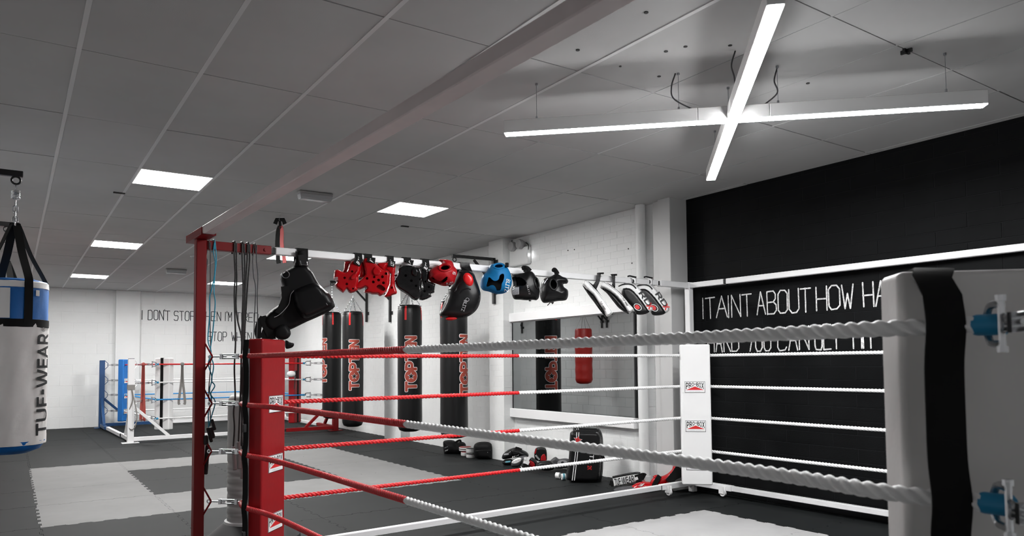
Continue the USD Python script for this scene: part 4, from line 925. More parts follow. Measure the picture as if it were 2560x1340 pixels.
obj('end_flap', wd(tm(np.asarray(puff(fl, .03, .03, .03, .012).vertices)+[0, .05, 0], puff(fl, .03, .03, .03, .012).faces), pl), 'black_matte', t, smooth=60)
obj('flap_tail', wd(tm(np.asarray(puff(traceS(pl, [(430, 1290), (500, 1320), (540, 1330), (530, 1375), (470, 1400), (430, 1390)], o, s), .012, .012, .012, .01).vertices)+[0, .0, 0], puff(traceS(pl, [(430, 1290), (500, 1320), (540, 1330), (530, 1375), (470, 1400), (430, 1390)], o, s), .012, .012, .012, .01).faces), pl), 'black_matte', t, smooth=60)
# -- 2 dipped-foam chest guards
def guard(lb, mt, py, outline, o, s, holes, vents, strap, words, th=.035, patch=None, arms=()):
    pl = gpo(py, outline, o, s); t = thing('chest_guard', lb, 'chest guard')
    og = trace(pl, outline, o, s).buffer(-.004).buffer(.004); m = puff(og, th, th*.9, .018, .006)
    cuts = []
    for x, y, r in holes:
        q = pts(pl, [(x, y)], o, s)[0]; cuts.append(perm(move(trimesh.creation.cylinder(r, .4, sections=12), (q[0], q[1], 0))))
    for V in vents: cuts.append(tm(np.asarray(slab(traceS(pl, V, o, s), .4).vertices)-[0, .2, 0], slab(traceS(pl, V, o, s), .4).faces))
    obj('foam_shell', wd(lcut(m, *cuts), pl), mt, t, smooth=50)
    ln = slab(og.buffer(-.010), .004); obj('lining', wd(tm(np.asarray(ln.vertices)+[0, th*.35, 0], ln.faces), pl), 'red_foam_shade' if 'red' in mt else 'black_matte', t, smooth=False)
    if patch:
        for P in patch:
            g = traceS(pl, P, o, s); mm = puff(g, .016, .002, .012, .007); obj('raised_panel', wd(tm(np.asarray(mm.vertices)+[0, th*.93, 0], mm.faces), pl), mt, t, smooth=50)
    for A in arms:
        mm = puff(traceS(pl, A, o, s, 3), .02, .02, .02, .009); obj('back_wing', wd(tm(np.asarray(mm.vertices)+[0, -.045, 0], mm.faces), pl), 'red_foam', t, smooth=50)
    for (xa, ya, xb, yb), w, word_ in strap:
        pbm = Plane(ring(0, 0), GNV); a = pts(pbm, [(xa, ya)], o, s)[0]; b = pts(pl, [(xb, yb)], o, s)[0]; B3 = pl.to([[b[0], th*.9, b[1]]])[0]-pbm.o; b = np.array([B3@pbm.ex, B3[2]]); bd_ = B3@pbm.n
        bd_ += .012; P = np.array([(b[0], bd_, b[1]), (b[0]*.45+a[0]*.55, bd_*.75+.25*.05, b[1]*.45+a[1]*.55), (a[0], .034, 2.06), (a[0], .031, 2.097), (a[0], 0, 2.101), (a[0], -.031, 2.097), (a[0], -.034, 2.04), (a[0]+.01, -.06, b[1])])
        sb = obj('strap', band(pbm.to(P), w, .004, pbm.ex), 'black_web', t)
        if word_:
            d = np.array([a[0]-b[0], 2.07-b[1]]); L = np.linalg.norm(d); g = fit(text_poly(word_, .1), 0, L*.75, -w*.28, w*.28); g = affinity.rotate(g, math.degrees(math.atan2(d[1], d[0])), origin=(0, 0)); g = affinity.translate(g, b[0]+d[0]*.12, b[1]+d[1]*.12)
            v, f = flat(g, .02); tt = np.clip(((v-b)@d)/L**2, 0, 1); m_ = bd_*.75+.25*.05; dep_ = np.where(tt < .55, bd_*(1-tt/.55)+m_*tt/.55, m_*(1-(tt-.55)/.45)+.036*(tt-.55)/.45)+.008
            obj('print', tm(pbm.to(np.c_[v[:, 0], dep_, v[:, 1]]), f), 'white_print', sb, smooth=False)
    for w_, x, y, rot, h in words:
        q = pts(pl, [(x, y)], o, s)[0]; g = affinity.translate(affinity.rotate(text_poly(w_, h), rot, origin=(0, 0)), *q); obj('logo', decal(g, pl, th+.003), 'grey_print', t, smooth=False)
    return t
o, s = (820, 620), .10445
guard('glossy red foam chest guard, leftmost of the three red ones on the bar', 'red_foam', -.045, [(155, 525), (240, 515), (330, 560), (400, 590), (450, 560), (500, 400), (560, 310), (640, 285), (760, 295), (800, 340), (790, 470), (770, 600), (730, 690), (740, 800), (700, 930), (720, 1010), (620, 1065), (530, 1085), (480, 1050), (440, 985), (360, 1080), (290, 1030), (190, 950), (155, 885), (205, 815), (130, 745), (140, 620)], o, s,
      [(400, 728, .009), (450, 875, .009), (578, 575, .008), (600, 985, .007)], [], [((690, 160, 665, 420), .052, 'BLITZ')], [('BL', 160, 720, -80, .02)], .035, [[(520, 700), (640, 590), (700, 520), (720, 620), (650, 760), (540, 780)]], [[(400, 305), (560, 310), (500, 430), (450, 560), (330, 590), (380, 470)], [(740, 320), (850, 330), (890, 560), (880, 660), (740, 690), (770, 500)]])
guard('glossy red foam chest guard with a vented front, middle of the three red ones', 'red_foam', -.085, [(835, 330), (850, 255), (940, 235), (1040, 245), (1110, 320), (1200, 425), (1310, 520), (1450, 545), (1485, 650), (1475, 770), (1468, 880), (1430, 950), (1400, 1020), (1330, 1115), (1240, 1160), (1180, 1112), (1050, 1112), (1000, 1090), (880, 1080), (857, 1040), (920, 965), (880, 950), (760, 1000), (650, 1000), (620, 930), (720, 815), (880, 650), (880, 560), (850, 440)], o, s,
      [(935, 745, .010), (1085, 828, .010), (1210, 783, .010), (1325, 850, .010), (1300, 705, .010), (1388, 628, .010), (1105, 710, .009)], [[(1170, 920), (1240, 890), (1320, 930), (1370, 990), (1330, 1040), (1240, 1010), (1170, 970)]], [((920, 170, 1010, 370), .058, 'BLITZ')], [('BLI', 665, 925, 55, .022)], .042, [[(1050, 560), (1120, 460), (1200, 480), (1290, 560), (1260, 650), (1200, 680), (1090, 670)]], [[(1170, 350), (1420, 330), (1400, 450), (1340, 540), (1230, 480)]])
guard('glossy red foam chest guard, rightmost of the three red ones, next to the black guards', 'red_foam', -.040, [(1430, 312), (1560, 335), (1622, 430), (1612, 560), (1600, 700), (1602, 900), (1655, 1060), (1640, 1100), (1540, 1130), (1470, 1168), (1385, 1188), (1340, 1150), (1420, 1000), (1470, 850), (1480, 640), (1400, 560), (1340, 520), (1370, 395)], o, s,
      [(1500, 640, .007), (1525, 960, .008), (1220, 1080, .007)], [], [((1450, 220, 1500, 465), .050, 'LITZ')], [], .034)
o, s = (970, 630), .13434
guard('glossy black foam chest guard with a printed left wing, beside the red ones', 'black_gloss', -.075, [(180, 350), (210, 285), (275, 245), (420, 245), (520, 275), (610, 290), (650, 400), (640, 500), (620, 640), (640, 760), (570, 880), (500, 905), (450, 880), (350, 790), (210, 705), (145, 640), (108, 520), (110, 430), (185, 400)], o, s,
      [(330, 450, .010), (435, 545, .010), (520, 640, .009), (600, 520, .009)], [], [((325, 125, 380, 235), .055, 'BLITZ')], [('BLI', 130, 545, 60, .026)], .042, [[(440, 330), (540, 320), (570, 400), (520, 470), (440, 440)]])
guard('glossy black foam chest guard half hidden by the red head guard', 'black_gloss', -.045, [(600, 310), (680, 300), (760, 335), (770, 420), (750, 540), (890, 600), (862, 760), (800, 780), (815, 830), (740, 870), (640, 902), (580, 890), (560, 800), (640, 650), (600, 500), (590, 390)], o, s,
      [(700, 560, .009), (760, 660, .009), (680, 740, .009)], [], [((665, 155, 660, 350), .055, 'BLITZ')], [], .036)
# -- 3 head guards: hollow padded shells with face opening and ear rings
def headguard(lb, mt, py, outline, o, s, face, rings, extras=None, th=.105, wall=.026, hook=None):
    pl = gpo(py, outline, o, s); t = thing('head_guard', lb, 'head guard'); g = traceS(pl, outline, o, s, 4)
    m = puff(g, th, th, min(.16, math.sqrt(g.area/math.pi)), .009)
    inner = puff(g.buffer(-wall), th-wall, th-wall, max(.03, math.sqrt(g.area/math.pi)-wall), .010); cuts = [inner]
    for F in face: k = slab(traceS(pl, F, o, s, 4), .30); cuts.append(tm(np.asarray(k.vertices)+[0, .0, 0], k.faces))
    for cx, cy, a, b, rot, ha, hb in rings:
        q = pts(pl, [(cx, cy)], o, s)[0]; u = s*np.linalg.norm(pl.px(o[0]+1, o[1])-pl.px(o[0], o[1])); k = slab(ellipse(q[0], q[1], ha*u, hb*u, rot), .30); cuts.append(k)
    obj('shell', wd(lcut(m, *cuts), pl), mt, t, smooth=50)
    nb = slab(g.buffer(-wall*1.5), .004); obj('lining', wd(tm(np.asarray(nb.vertices)+[0, -th*.3, 0], nb.faces), pl), 'black_matte', t, smooth=False)
    P = np.asarray(m.vertices); fr_ = P[P[:, 1] > 0]
    from scipy.spatial import cKDTree
    kd = cKDTree(fr_[:, [0, 2]])
    for cx, cy, a, b, rot, ha, hb in rings:
        q = pts(pl, [(cx, cy)], o, s)[0]; th_ = np.linspace(0, 2*math.pi, 37); ra, rb = (a+ha)/2*u, (b+hb)/2*u; R = math.radians(rot)
        X = q[0]+ra*np.cos(th_)*math.cos(R)-rb*np.sin(th_)*math.sin(R); Z = q[1]+ra*np.cos(th_)*math.sin(R)+rb*np.sin(th_)*math.cos(R); D = fr_[kd.query(np.c_[X, Z])[1], 1]
        D = np.convolve(np.r_[D[-4:-1], D, D[1:4]], np.ones(7)/7, 'valid')
        obj('ear_ring' if b >= a else 'crown_ring', tube(pl.to(np.c_[X, D+.002, Z]), max(.008, (min(a, b)-min(ha, hb))/2*u*.8), 10), mt, t, smooth=60)
    def surf(v): return fr_[kd.query(v)[1], 1]
    return t, pl, surf, u
def logo(t, pl, surf, w_, x, y, rot, wl, h, o, s, mt='white_print', name='logo'):
    q = pts(pl, [(x, y)], o, s)[0]; g = affinity.translate(affinity.rotate(fit(text_poly(w_, .1), -wl/2, wl/2, -h/2, h/2), rot, origin=(0, 0)), *q); v, f = flat(g, .012); obj(name, tm(pl.to(np.c_[v[:, 0], surf(v)+.004, v[:, 1]]), f), mt, t, smooth=False)
t, pl, sf, u = headguard('red leather head guard with an oval crown opening, hung tipped over the bar', 'red_leather', -.12, [(930, 150), (1010, 135), (1150, 150), (1212, 205), (1228, 265), (1275, 320), (1290, 395), (1262, 480), (1222, 590), (1110, 630), (1010, 630), (905, 592), (800, 562), (752, 490), (758, 370), (850, 285), (960, 232), (1002, 200)], o, s,
    [[(770, 500), (830, 478), (900, 535), (980, 560), (1040, 520), (1090, 488), (1105, 505), (1075, 560), (1000, 595), (900, 590), (800, 545)]], [(1062, 318, 135, 92, 8, 78, 42)])
logo(t, pl, sf, 'B', 1232, 413, 80, .022, .024, o, s); logo(t, pl, sf, 'BLITZ', 1150, 597, 12, .055, .014, o, s, 'grey_print')
# -- 4 belly shield
pl = gpo(-.09, [(1320, 345), (1726, 800), (970, 1195)], o, s); t = thing('belly_shield', 'large rounded black belly shield with a red oval and white lettering', 'belly shield')
g = traceS(pl, [(1325, 345), (1400, 345), (1500, 350), (1590, 388), (1640, 510), (1700, 680), (1726, 800), (1712, 930), (1660, 1060), (1560, 1160), (1430, 1222), (1280, 1238), (1100, 1220), (970, 1195), (968, 1110), (1040, 960), (1095, 820), (1115, 700), (1200, 600), (1280, 430)], o, s)
m = puff(g, .085, .05, .10, .013); obj('shell', wd(m, pl), 'black_leather', t, smooth=60); FV = np.asarray(m.vertices); FV = FV[FV[:, 1] > 0]
from scipy.spatial import cKDTree
kd = cKDTree(FV[:, [0, 2]]); sf = lambda v: FV[kd.query(v)[1], 1]
for x, y, a, b, r_, nm in ((1490, 535, 92, 130, 18, 'red_oval'), (1180, 1238, 112, 36, 4, 'lower_red_oval')):
    q = pts(pl, [(x, y)], o, s)[0]; uu = s*np.linalg.norm(pl.px(1101, 700)-pl.px(1100, 700)); mm = puff(ellipse(q[0], q[1], a*uu, b*uu, r_), .020, .004, .03, .009); dd = float(sf(q[None])[0]) if nm == 'red_oval' else .02
    obj(nm, wd(tm(np.asarray(mm.vertices)+[0, dd-.004, 0], mm.faces), pl), 'oval_red', t, smooth=60)
rd = smoothline(pts(pl, [(1250, 760), (1300, 640), (1370, 570)], o, s)); obj('seam', tube(pl.to(np.c_[rd[:, 0], sf(rd)+.001, rd[:, 1]]), .005, 8), 'black_leather', t)
rd = smoothline(pts(pl, [(1340, 790), (1400, 720), (1480, 700), (1540, 715)], o, s)); obj('seam', tube(pl.to(np.c_[rd[:, 0], sf(rd)+.002, rd[:, 1]]), .005, 8), 'black_leather', t)
logo(t, pl, sf, 'BLITZ', 1418, 1015, 252, .085, .026, o, s, 'grey_print'); q = pts(pl, [(1475, 905)], o, s)[0]
v, f = flat(affinity.translate(Point(0, 0).buffer(.014).difference(Point(0, 0).buffer(.011)), *q)); obj('emblem', tm(pl.to(np.c_[v[:, 0], sf(v)+.004, v[:, 1]]), f), 'grey_print', t, smooth=False)
pbm = Plane(ring(0, 0), GNV); a = pts(pbm, [(1395, 215)], o, s)[0]; b = pts(pl, [(1420, 400)], o, s)[0]; B3 = pl.to([[b[0], .05, b[1]]])[0]-pbm.o; b = np.array([B3@pbm.ex, B3[2]])
P = np.array([(b[0], B3@pbm.n, b[1]), (a[0]+.008, .05, 2.03), (a[0], .034, 2.07), (a[0], .031, 2.097), (a[0], 0, 2.101), (a[0], -.031, 2.097), (a[0], -.04, 1.98)]); obj('strap', band(pbm.to(P), .085, .006, pbm.ex), 'black_leather', t)
# -- 5 blue and black head guards
o, s = (1190, 640), .10447
t, pl, sf, u = headguard('bright blue head guard facing the viewer, hung over the bar', 'blue_leather', -.10, [(385, 190), (500, 176), (640, 180), (712, 232), (772, 302), (830, 430), (855, 560), (855, 650), (830, 740), (770, 830), (680, 890), (540, 912), (420, 892), (300, 852), (172, 822), (116, 750), (106, 650), (130, 530), (180, 442), (245, 385), (292, 290), (332, 222)], o, s,
    [[(305, 540), (340, 545), (385, 592), (440, 625), (500, 620), (545, 580), (568, 500), (620, 460), (665, 470), (668, 560), (642, 640), (615, 700), (602, 790), (565, 850), (500, 845), (478, 790), (430, 732), (360, 725), (300, 752), (255, 748), (262, 690), (285, 610)]], [(545, 268, 155, 86, 4, 95, 46)])
logo(t, pl, sf, 'BLITZ', 748, 725, 258, .098, .032, o, s)
q = pts(pl, [(738, 250)], o, s)[0]; obj('top_strap', wd(perm(move(rbox(.028, .035, .03, .006), (q[0], q[1]+.004, .06))), pl), 'black_web', t)
t, pl, sf, u = headguard('black leather head guard with a clear label pocket, right of the blue one', 'black_gloss2' if 'black_gloss2' in MAT else 'black_leather', -.10, [(862, 440), (1000, 418), (1130, 402), (1200, 372), (1290, 362), (1350, 380), (1420, 465), (1490, 610), (1522, 720), (1520, 900), (1498, 1010), (1440, 1060), (1360, 1050), (1200, 1060), (1050, 1045), (920, 1035), (870, 960), (846, 850), (850, 765), (890, 720), (885, 620), (862, 540)], o, s,
    [[(850, 560), (900, 520), (1050, 540), (1150, 600), (1200, 690), (1150, 735), (1040, 740), (920, 735), (860, 770), (800, 700)]], [(1450, 665, 62, 150, 12, 34, 112)])
q = pts(pl, [(858, 770), (1036, 768), (1034, 940), (874, 950)], o, s); v, f = flat(Polygon(q), .02); obj('label_pocket', tm(pl.to(np.c_[v[:, 0], sf(v)+.004, v[:, 1]]), f), 'plastic_clear', t, smooth=True, label='clear plastic label pocket')
logo(t, pl, sf, 'BLITZ', 1255, 840, 284, .075, .012, o, s, 'grey_print')
hk = pts(pl, [(1180, 400), (1195, 340), (1130, 292), (1220, 298), (1300, 370)], o, s); obj('chin_strap', strapband(pl, smoothline(hk), .02, .035, .008), 'black_web', t)
q = pts(pl, [(1290, 1060), (1290, 1095)], o, s); obj('cord_end', wd(tm(*(lambda m: (m.vertices, m.faces))(tube(np.c_[q[:, 0], [.05, .05], q[:, 1]], .010, 8))), pl), 'black_rubber', t)
t, pl, sf, u = headguard('black leather head guard turned sideways with its ear ring to the viewer', 'black_leather', -.10, [(1548, 720), (1570, 630), (1650, 530), (1780, 490), (1880, 435), (1940, 415), (2070, 495), (2155, 522), (2205, 590), (2198, 640), (2160, 665), (2092, 672), (2105, 740), (2190, 805), (2208, 880), (2198, 980), (2140, 1060), (1950, 1080), (1780, 1110), (1640, 1125), (1580, 1090), (1540, 1000), (1522, 860)], o, s,
    [], [(1855, 708, 105, 150, 8, 66, 105)])
L = pts(pl, [(1718, 562), (1640, 680), (1548, 800)], o, s); obj('piping', band(pl.to(np.c_[L[:, 0], sf(L)+.006, L[:, 1]]), .007, .003, pl.ez), 'steel_grey', t)
logo(t, pl, sf, 'TRAINING', 2128, 895, 262, .07, .010, o, s, 'grey_print') if False else None
hk = pts(pl, [(1920, 430), (1895, 360), (1850, 352), (1880, 326), (1930, 380), (1960, 440)], o, s); obj('chin_strap', strapband(pl, smoothline(hk), .02, .03, .008), 'black_web', t)
q = pts(pl, [(1800, 1100), (1760, 1140), (1710, 1190)], o, s); obj('lace', tube(pl.to(np.c_[q[:, 0], [.03, .03, .03], q[:, 1]]), .004, 6), 'cord_black', t); q = pts(pl, [(1800, 1100), (1850, 1140)], o, s); obj('lace_tip', tube(pl.to(np.c_[q[:, 0], [.03, .03], q[:, 1]]), np.array([.006, .011]), 8), 'cord_black', t)
# -- 6 kick pads
o, s = (1440, 670), .09766
def kickpad(lb, py, white, black, back, strap, dep_, extra=None):
    pl = gpo(py, white, o, s); t = thing('kick_pad', lb, 'kick pad')
    for nm, L, mt, d0, a, b, R in (('arm_side', back, 'black_leather', -.05, .05, .05, .02), ('side_wall', white, 'white_vinyl', 0.0, .055, .06, .016), ('strike_face', black, 'black_leather', .0, .052, .055, .02)):
        m = puff(traceS(pl, L, o, s, 3), a, b, R, .010); obj(nm, wd(tm(np.asarray(m.vertices)+[0, d0, 0], m.faces), pl), mt, t, smooth=50)
    m = puff(trace(pl, strap, o, s), .03, .03, .008, .009); obj('arm_strap', wd(tm(np.asarray(m.vertices)+[0, -.0, 0], m.faces), pl), 'black_leather', t, smooth=50)
    q = pts(pl, [strap[0]], o, s)[0]; obj('hook_over', wd(move(bx(-.02, .03, -.05, .035, 0, .006), (q[0]+.03, 0, 2.096)), pl), 'black_web', t, smooth=False)
    q = smoothline(pts(pl, white[2:8], o, s)); obj('white_piping', tube(pl.to(np.c_[q[:, 0], np.full(len(q), .004), q[:, 1]]), .004, 6), 'white_print', t)
    return t, pl
def padlogo(t, pl, w_, x, y, rot, wl, h, d, mt): 
    q = pts(pl, [(x, y)], o, s)[0]; g = affinity.translate(affinity.rotate(fit(text_poly(w_, .1), -wl/2, wl/2, -h/2, h/2), rot, origin=(0, 0)), *q); obj('logo', decal(g, pl, d), mt, t, smooth=False)
w1 = [(168, 430), (180, 360), (262, 318), (420, 480), (600, 680), (760, 880), (900, 1085), (922, 1165), (792, 1250), (700, 1100), (560, 890), (450, 720), (300, 580)]
b1 = [(168, 440), (300, 570), (450, 715), (565, 885), (705, 1105), (790, 1250), (750, 1235), (630, 1110), (470, 890), (320, 690), (220, 540)]
k1 = [(262, 310), (335, 345), (455, 430), (530, 530), (640, 690), (780, 870), (905, 1060), (942, 1158), (915, 1172), (760, 885), (600, 685), (420, 480)]
t, pl = kickpad('white and black kick pad farthest left of the four on the bar', -.06, w1, b1, k1, [(540, 122), (636, 122), (628, 250), (592, 390), (520, 545), (420, 452), (500, 340), (536, 220)], .1)
padlogo(t, pl, 'Tuf-wear', 690, 975, -58, .085, .018, .058, 'black_print')
sh = lambda L, dx, dy, kx=1.0: [(dx+x*kx, dy+y) for x, y in L]
w2 = [(615, 485), (650, 370), (745, 365), (905, 480), (1060, 600), (1225, 770), (1345, 920), (1462, 1050), (1450, 1095), (1350, 1165), (1240, 1005), (1120, 850), (960, 685), (790, 570)]
b2 = [(615, 495), (790, 560), (960, 675), (1125, 845), (1245, 1000), (1352, 1168), (1290, 1155), (1100, 1030), (950, 850), (800, 660), (700, 570)]
k2 = [(662, 355), (720, 338), (880, 410), (1010, 515), (1175, 660), (1150, 680), (1060, 610), (905, 485), (745, 368)]
t, pl = kickpad('white and black kick pad second from the left on the bar', -.09, w2, b2, k2, [(880, 160), (1062, 160), (1002, 195), (1004, 520), (918, 440), (940, 330), (918, 215)], .1)
padlogo(t, pl, 'Tuf-wear', 1262, 880, -58, .085, .018, .058, 'black_print')
w3 = [(1085, 520), (1110, 460), (1230, 392), (1400, 380), (1540, 440), (1690, 600), (1810, 760), (1925, 920), (1968, 1030), (1950, 1092), (1880, 1135), (1800, 1180), (1640, 1200), (1530, 1170), (1440, 1000), (1250, 810), (1160, 660)]
b3 = [(1185, 530), (1350, 512), (1480, 590), (1620, 740), (1740, 900), (1850, 1060), (1872, 1130), (1780, 1182), (1650, 1202), (1540, 1185), (1495, 1100), (1430, 1000), (1250, 810), (1172, 660)]
for dx, dy, py, lb in ((418, 20, -.03, 'black and white kick pad with black and red lettering, rightmost on the bar'), (0, 0, -.07, 'kick pad with black and red lettering, third from the left on the bar')):
    W3, B3 = sh(w3, dx, dy), sh(b3, dx, dy); pl = gpo(py, W3, o, s); t = thing('kick_pad', lb, 'kick pad')
    m = puff(traceS(pl, W3, o, s, 3), .05, .06, .025, .010); obj('side_wall', wd(m, pl), 'white_vinyl', t, smooth=50)
    m = puff(traceS(pl, B3, o, s, 3), .035, .01, .03, .010); obj('strike_face', wd(tm(np.asarray(m.vertices)+[0, .035, 0], m.faces), pl), 'black_leather', t, smooth=50)
    q = smoothline(pts(pl, sh([(1090, 485), (1200, 438), (1350, 425), (1460, 460), (1540, 540)], dx, dy), o, s)); obj('black_piping', tube(pl.to(np.c_[q[:, 0], np.full(len(q), .052), q[:, 1]]), .006, 6), 'black_print', t)
    g = trace(pl, sh([(1318, 222), (1360, 205), (1440, 208), (1548, 240), (1548, 445), (1470, 390), (1440, 310), (1410, 250)], dx, dy), o, s); m = puff(g, .03, .06, .008, .009); obj('arm_strap', wd(tm(np.asarray(m.vertices)+[0, -.01, 0], m.faces), pl), 'white_vinyl', t, smooth=50)
    q = smoothline(pts(pl, sh([(1318, 228), (1370, 210), (1450, 225), (1545, 245)], dx, dy), o, s)); obj('strap_edge', strapband(pl, q, .024, .012, .014), 'black_web', t)
    q = smoothline(pts(pl, sh([(1462, 300), (1478, 350), (1450, 385)], dx, dy), o, s)); obj('strap_slot', tube(pl.to(np.c_[q[:, 0], np.full(len(q), .022), q[:, 1]]), .007, 6), 'black_print', t)
    uu = s*np.linalg.norm(pl.px(1601, 750)-pl.px(1600, 750)); q = pts(pl, [(1580+dx, 1015+dy)], o, s)[0]
    E1, E2 = ellipse(q[0], q[1], 112*uu, 78*uu, -38), ellipse(q[0], q[1], 96*uu, 64*uu, -38)
    obj('badge_rim', decal(E1.difference(E2), pl, .073), 'white_print', t, smooth=False); obj('badge', decal(ellipse(q[0]-.004, q[1], 66*uu, 52*uu, -38), pl, .073), 'red_print', t, smooth=False)
    d = pl.px(o[0]+(1900+dx)*s, o[1]+(960+dy)*s)-pl.px(o[0]+(1690+dx)*s, o[1]+(660+dy)*s); rot = math.degrees(math.atan2(d[1], d[0]))
    padlogo(t, pl, 'RD', 1775+dx, 798+dy, rot, .155, .048, .056, 'black_print'); padlogo(t, pl, 'x', 1890+dx, 985+dy, rot, .05, .052, .056, 'red_print')

# ================================================================ JUMP ROPES AND THE HANGING STRAP
pjf, pjb = Plane(ring(0, -.034), GNV), Plane(ring(0, .036), GNV); pj = pjf
def jump_rope(lb, cord, r, strands, hooks, handles, hm, hr=.0135):
    t = thing('jump_rope', lb, 'jump rope')
    for P in strands:
        pj = pjb if P[0] == (520, 605) else pjf; q = smoothline(pts(pj, P, (0, 0), 1), 6); d = np.zeros(len(q)); obj('cord', tube(pj.to(np.c_[q[:, 0], d, q[:, 1]]), r, 7), cord, t)
    for u, v in hooks:
        q = pjf.px(u, v); b = Plane(ring(0, 0), GNV); a = np.linspace(0, math.pi, 14); obj('cord_over_bar', tube(b.to(np.c_[np.full(16, q[0]), np.r_[.034, .033*np.cos(a), -.034], np.r_[2.04, 2.096+.010*np.sin(a), 2.03]]), r, 7), cord, t)
    for (u0, v0), (u1, v1), k in handles:
        pj = pjf; a, b = pj.px(u0, v0), pj.px(u1, v1); L = np.linalg.norm(b-a); d = (b-a)/L; Q = np.array([a, a+d*.004, a+d*L*.15, a+d*L*.85, b-d*.004, b])
        obj('handle', tube(pj.to(np.c_[Q[:, 0], np.full(6, .002*k), Q[:, 1]]), np.array([.6, .95, 1.0, 1.05, 1.02, .7])*hr, 12), hm, t)
jump_rope('thin dark grey jump rope nearest the red post, black handles at knee height', 'cord_grey', .0032, [[(520, 605), (516, 640), (518, 655), (514, 700), (510, 750)], [(526, 606), (526, 700), (525, 800), (527, 900), (522, 980), (526, 1040), (525, 1065)]], [(523, 604)],
          [((526, 1068), (533, 1095), 0), ((514, 1088), (515, 1112), 1), ((522, 1112), (516, 1187), -12)], 'black_rubber')
jump_rope('bright blue jump rope hanging in loose waves beside the red post', 'cord_blue', .0036, [[(536, 606), (534, 630), (538, 655), (536, 690), (530, 720), (524, 745), (524, 790), (520, 850), (528, 880), (521, 910), (530, 945), (524, 975), (529, 1000), (521, 1030), (522, 1066)], [(538, 605), (541, 650), (537, 690), (535, 730), (538, 760), (532, 830), (526, 880), (534, 915), (529, 950), (537, 965), (527, 985), (538, 1005), (529, 1040), (521, 1068)]], [(537, 603)],
          [((519, 1069), (529, 1105), 0), ((529, 1048), (537, 1075), 1)], 'black_rubber', .010)
jump_rope('black jump rope with grey handles, first of the pairs on the red bar sleeve', 'cord_black', .0052, [[(586, 608), (586, 640), (588, 690), (586, 740), (589, 850), (586, 920), (588, 990), (584, 1030), (586, 1070), (583, 1118)], [(591, 608), (591, 660), (592, 700), (590, 760), (594, 800), (605, 850), (603, 900), (602, 960), (600, 1010), (598, 1060), (596, 1105)]], [(588, 606)],
          [((583, 1116), (587, 1175), 0), ((595, 1104), (599, 1172), 1)], 'plastic_grey')
jump_rope('black jump rope with grey handles, second of the pairs on the red bar sleeve', 'cord_black', .0052, [[(605, 610), (606, 660), (608, 720), (606, 790), (604, 880), (603, 950), (602, 1000), (605, 1060), (603, 1115)], [(610, 610), (612, 660), (611, 740), (607, 830), (609, 880), (606, 960), (607, 1020), (604, 1070), (606, 1130)]], [(607.5, 608)],
          [((607, 1122), (610, 1170), 2), ((604, 1150), (606, 1197), -2)], 'plastic_grey')
jump_rope('black jump rope with grey handles, third of the pairs on the red bar sleeve', 'cord_black', .0052, [[(619, 611), (618, 650), (615, 700), (612, 760), (609, 850), (612, 900), (608, 980), (610, 1030), (612, 1070), (613, 1115)], [(624, 611), (624, 650), (620, 700), (616, 760), (612, 830), (612, 880), (613, 930), (609, 985), (612, 1050), (614, 1112)]], [(622, 609)],
          [((612, 1114), (614, 1168), 4)], 'plastic_grey')
jump_rope('thin grey jump rope at the end of the red sleeve, hanging slack', 'cord_grey', .0032, [[(635, 612), (632, 650), (634, 690), (639, 720), (637, 780), (634, 850)], [(642, 613), (641, 650), (645, 690), (643, 740), (644, 790), (641, 860)]], [(639, 610)], [], 'black_rubber')
t = thing('hanging_band', 'black and red stretch band tied to the ceiling above the white bar', 'band', (1.486, 3.282, 0))
q = np.array([.826, -.565, 0])
obj('ceiling_hook', [cyl((0, 0, HC), (0, 0, 2.945), .0025, 6), move(torus(.012, .0025, 12, 6, axis='y'), (0, 0, 2.935))], 'steel_grey', t)
for e in (-1, 1): obj('bow', band(np.array([(0, 0, 2.93), *(np.array([0, 0, 2.935])+q*e*.035)[None], *(np.array([0, 0, 2.885])+q*e*.055)[None]]), .045, .006, (0, 0, 1)), 'black_web', t)
obj('tie', band(np.array([(0, 0, 2.94), (.0, 0, 2.90), (.004, 0, 2.85)]), .03, .006, q), 'black_web', t)
obj('black_strand', band(smoothline([np.array([0, 0, 2.86]), -q*.02+[0, 0, 2.80], -q*.028+[0, 0, 2.66], -q*.02+[0, 0, 2.50], -q*.012+[0, 0, 2.44]], 5), .045, .012, q), 'black_web', t)
obj('red_strand', band(smoothline([q*.010+[0, 0, 2.86], q*.022+[0, 0, 2.80], q*.022+[0, 0, 2.66], q*.045+[0, 0, 2.52], q*.055+[0, 0, 2.445]], 5), .038, .012, q), 'band_red_bright', t)

# ================================================================ GEAR ON THE FLOOR ALONG THE WHITE WALL
def floorplane(u, v, back=.0):
    p = hit(u, v, 2, 0.0); d = p[:2]-CAM[:2]; d /= np.linalg.norm(d); return Plane((p[0]+d[0]*back, p[1]+d[1]*back, 0), (-d[0], -d[1], 0))
oB, sB = (1060, 1060), .140625
def pillow(t, name, pl, L, mt, a, b, R, d=0.0, o=oB, s=sB, step=.010, n=3):
    m = puff(traceS(pl, L, o, s, n), a, b, R, step); m = tm(np.asarray(m.vertices)+[0, d, 0], m.faces)
    v = np.asarray(m.vertices); v[:, 2] = np.maximum(v[:, 2], .002); return obj(name, wd(tm(v, m.faces), pl), mt, t, smooth=55)
def print_on(t, name, pl, poly, d, mt): return obj(name, decal(poly, pl, d), mt, t, smooth=False)
def at(pl, x, y, o=oB, s=sB): return pl.px(o[0]+x*s, o[1]+y*s)
pl = floorplane(1125, 1135, .10); t = thing('gear_bag', 'low black holdall lying on the floor, farthest left of the floor gear', 'bag')
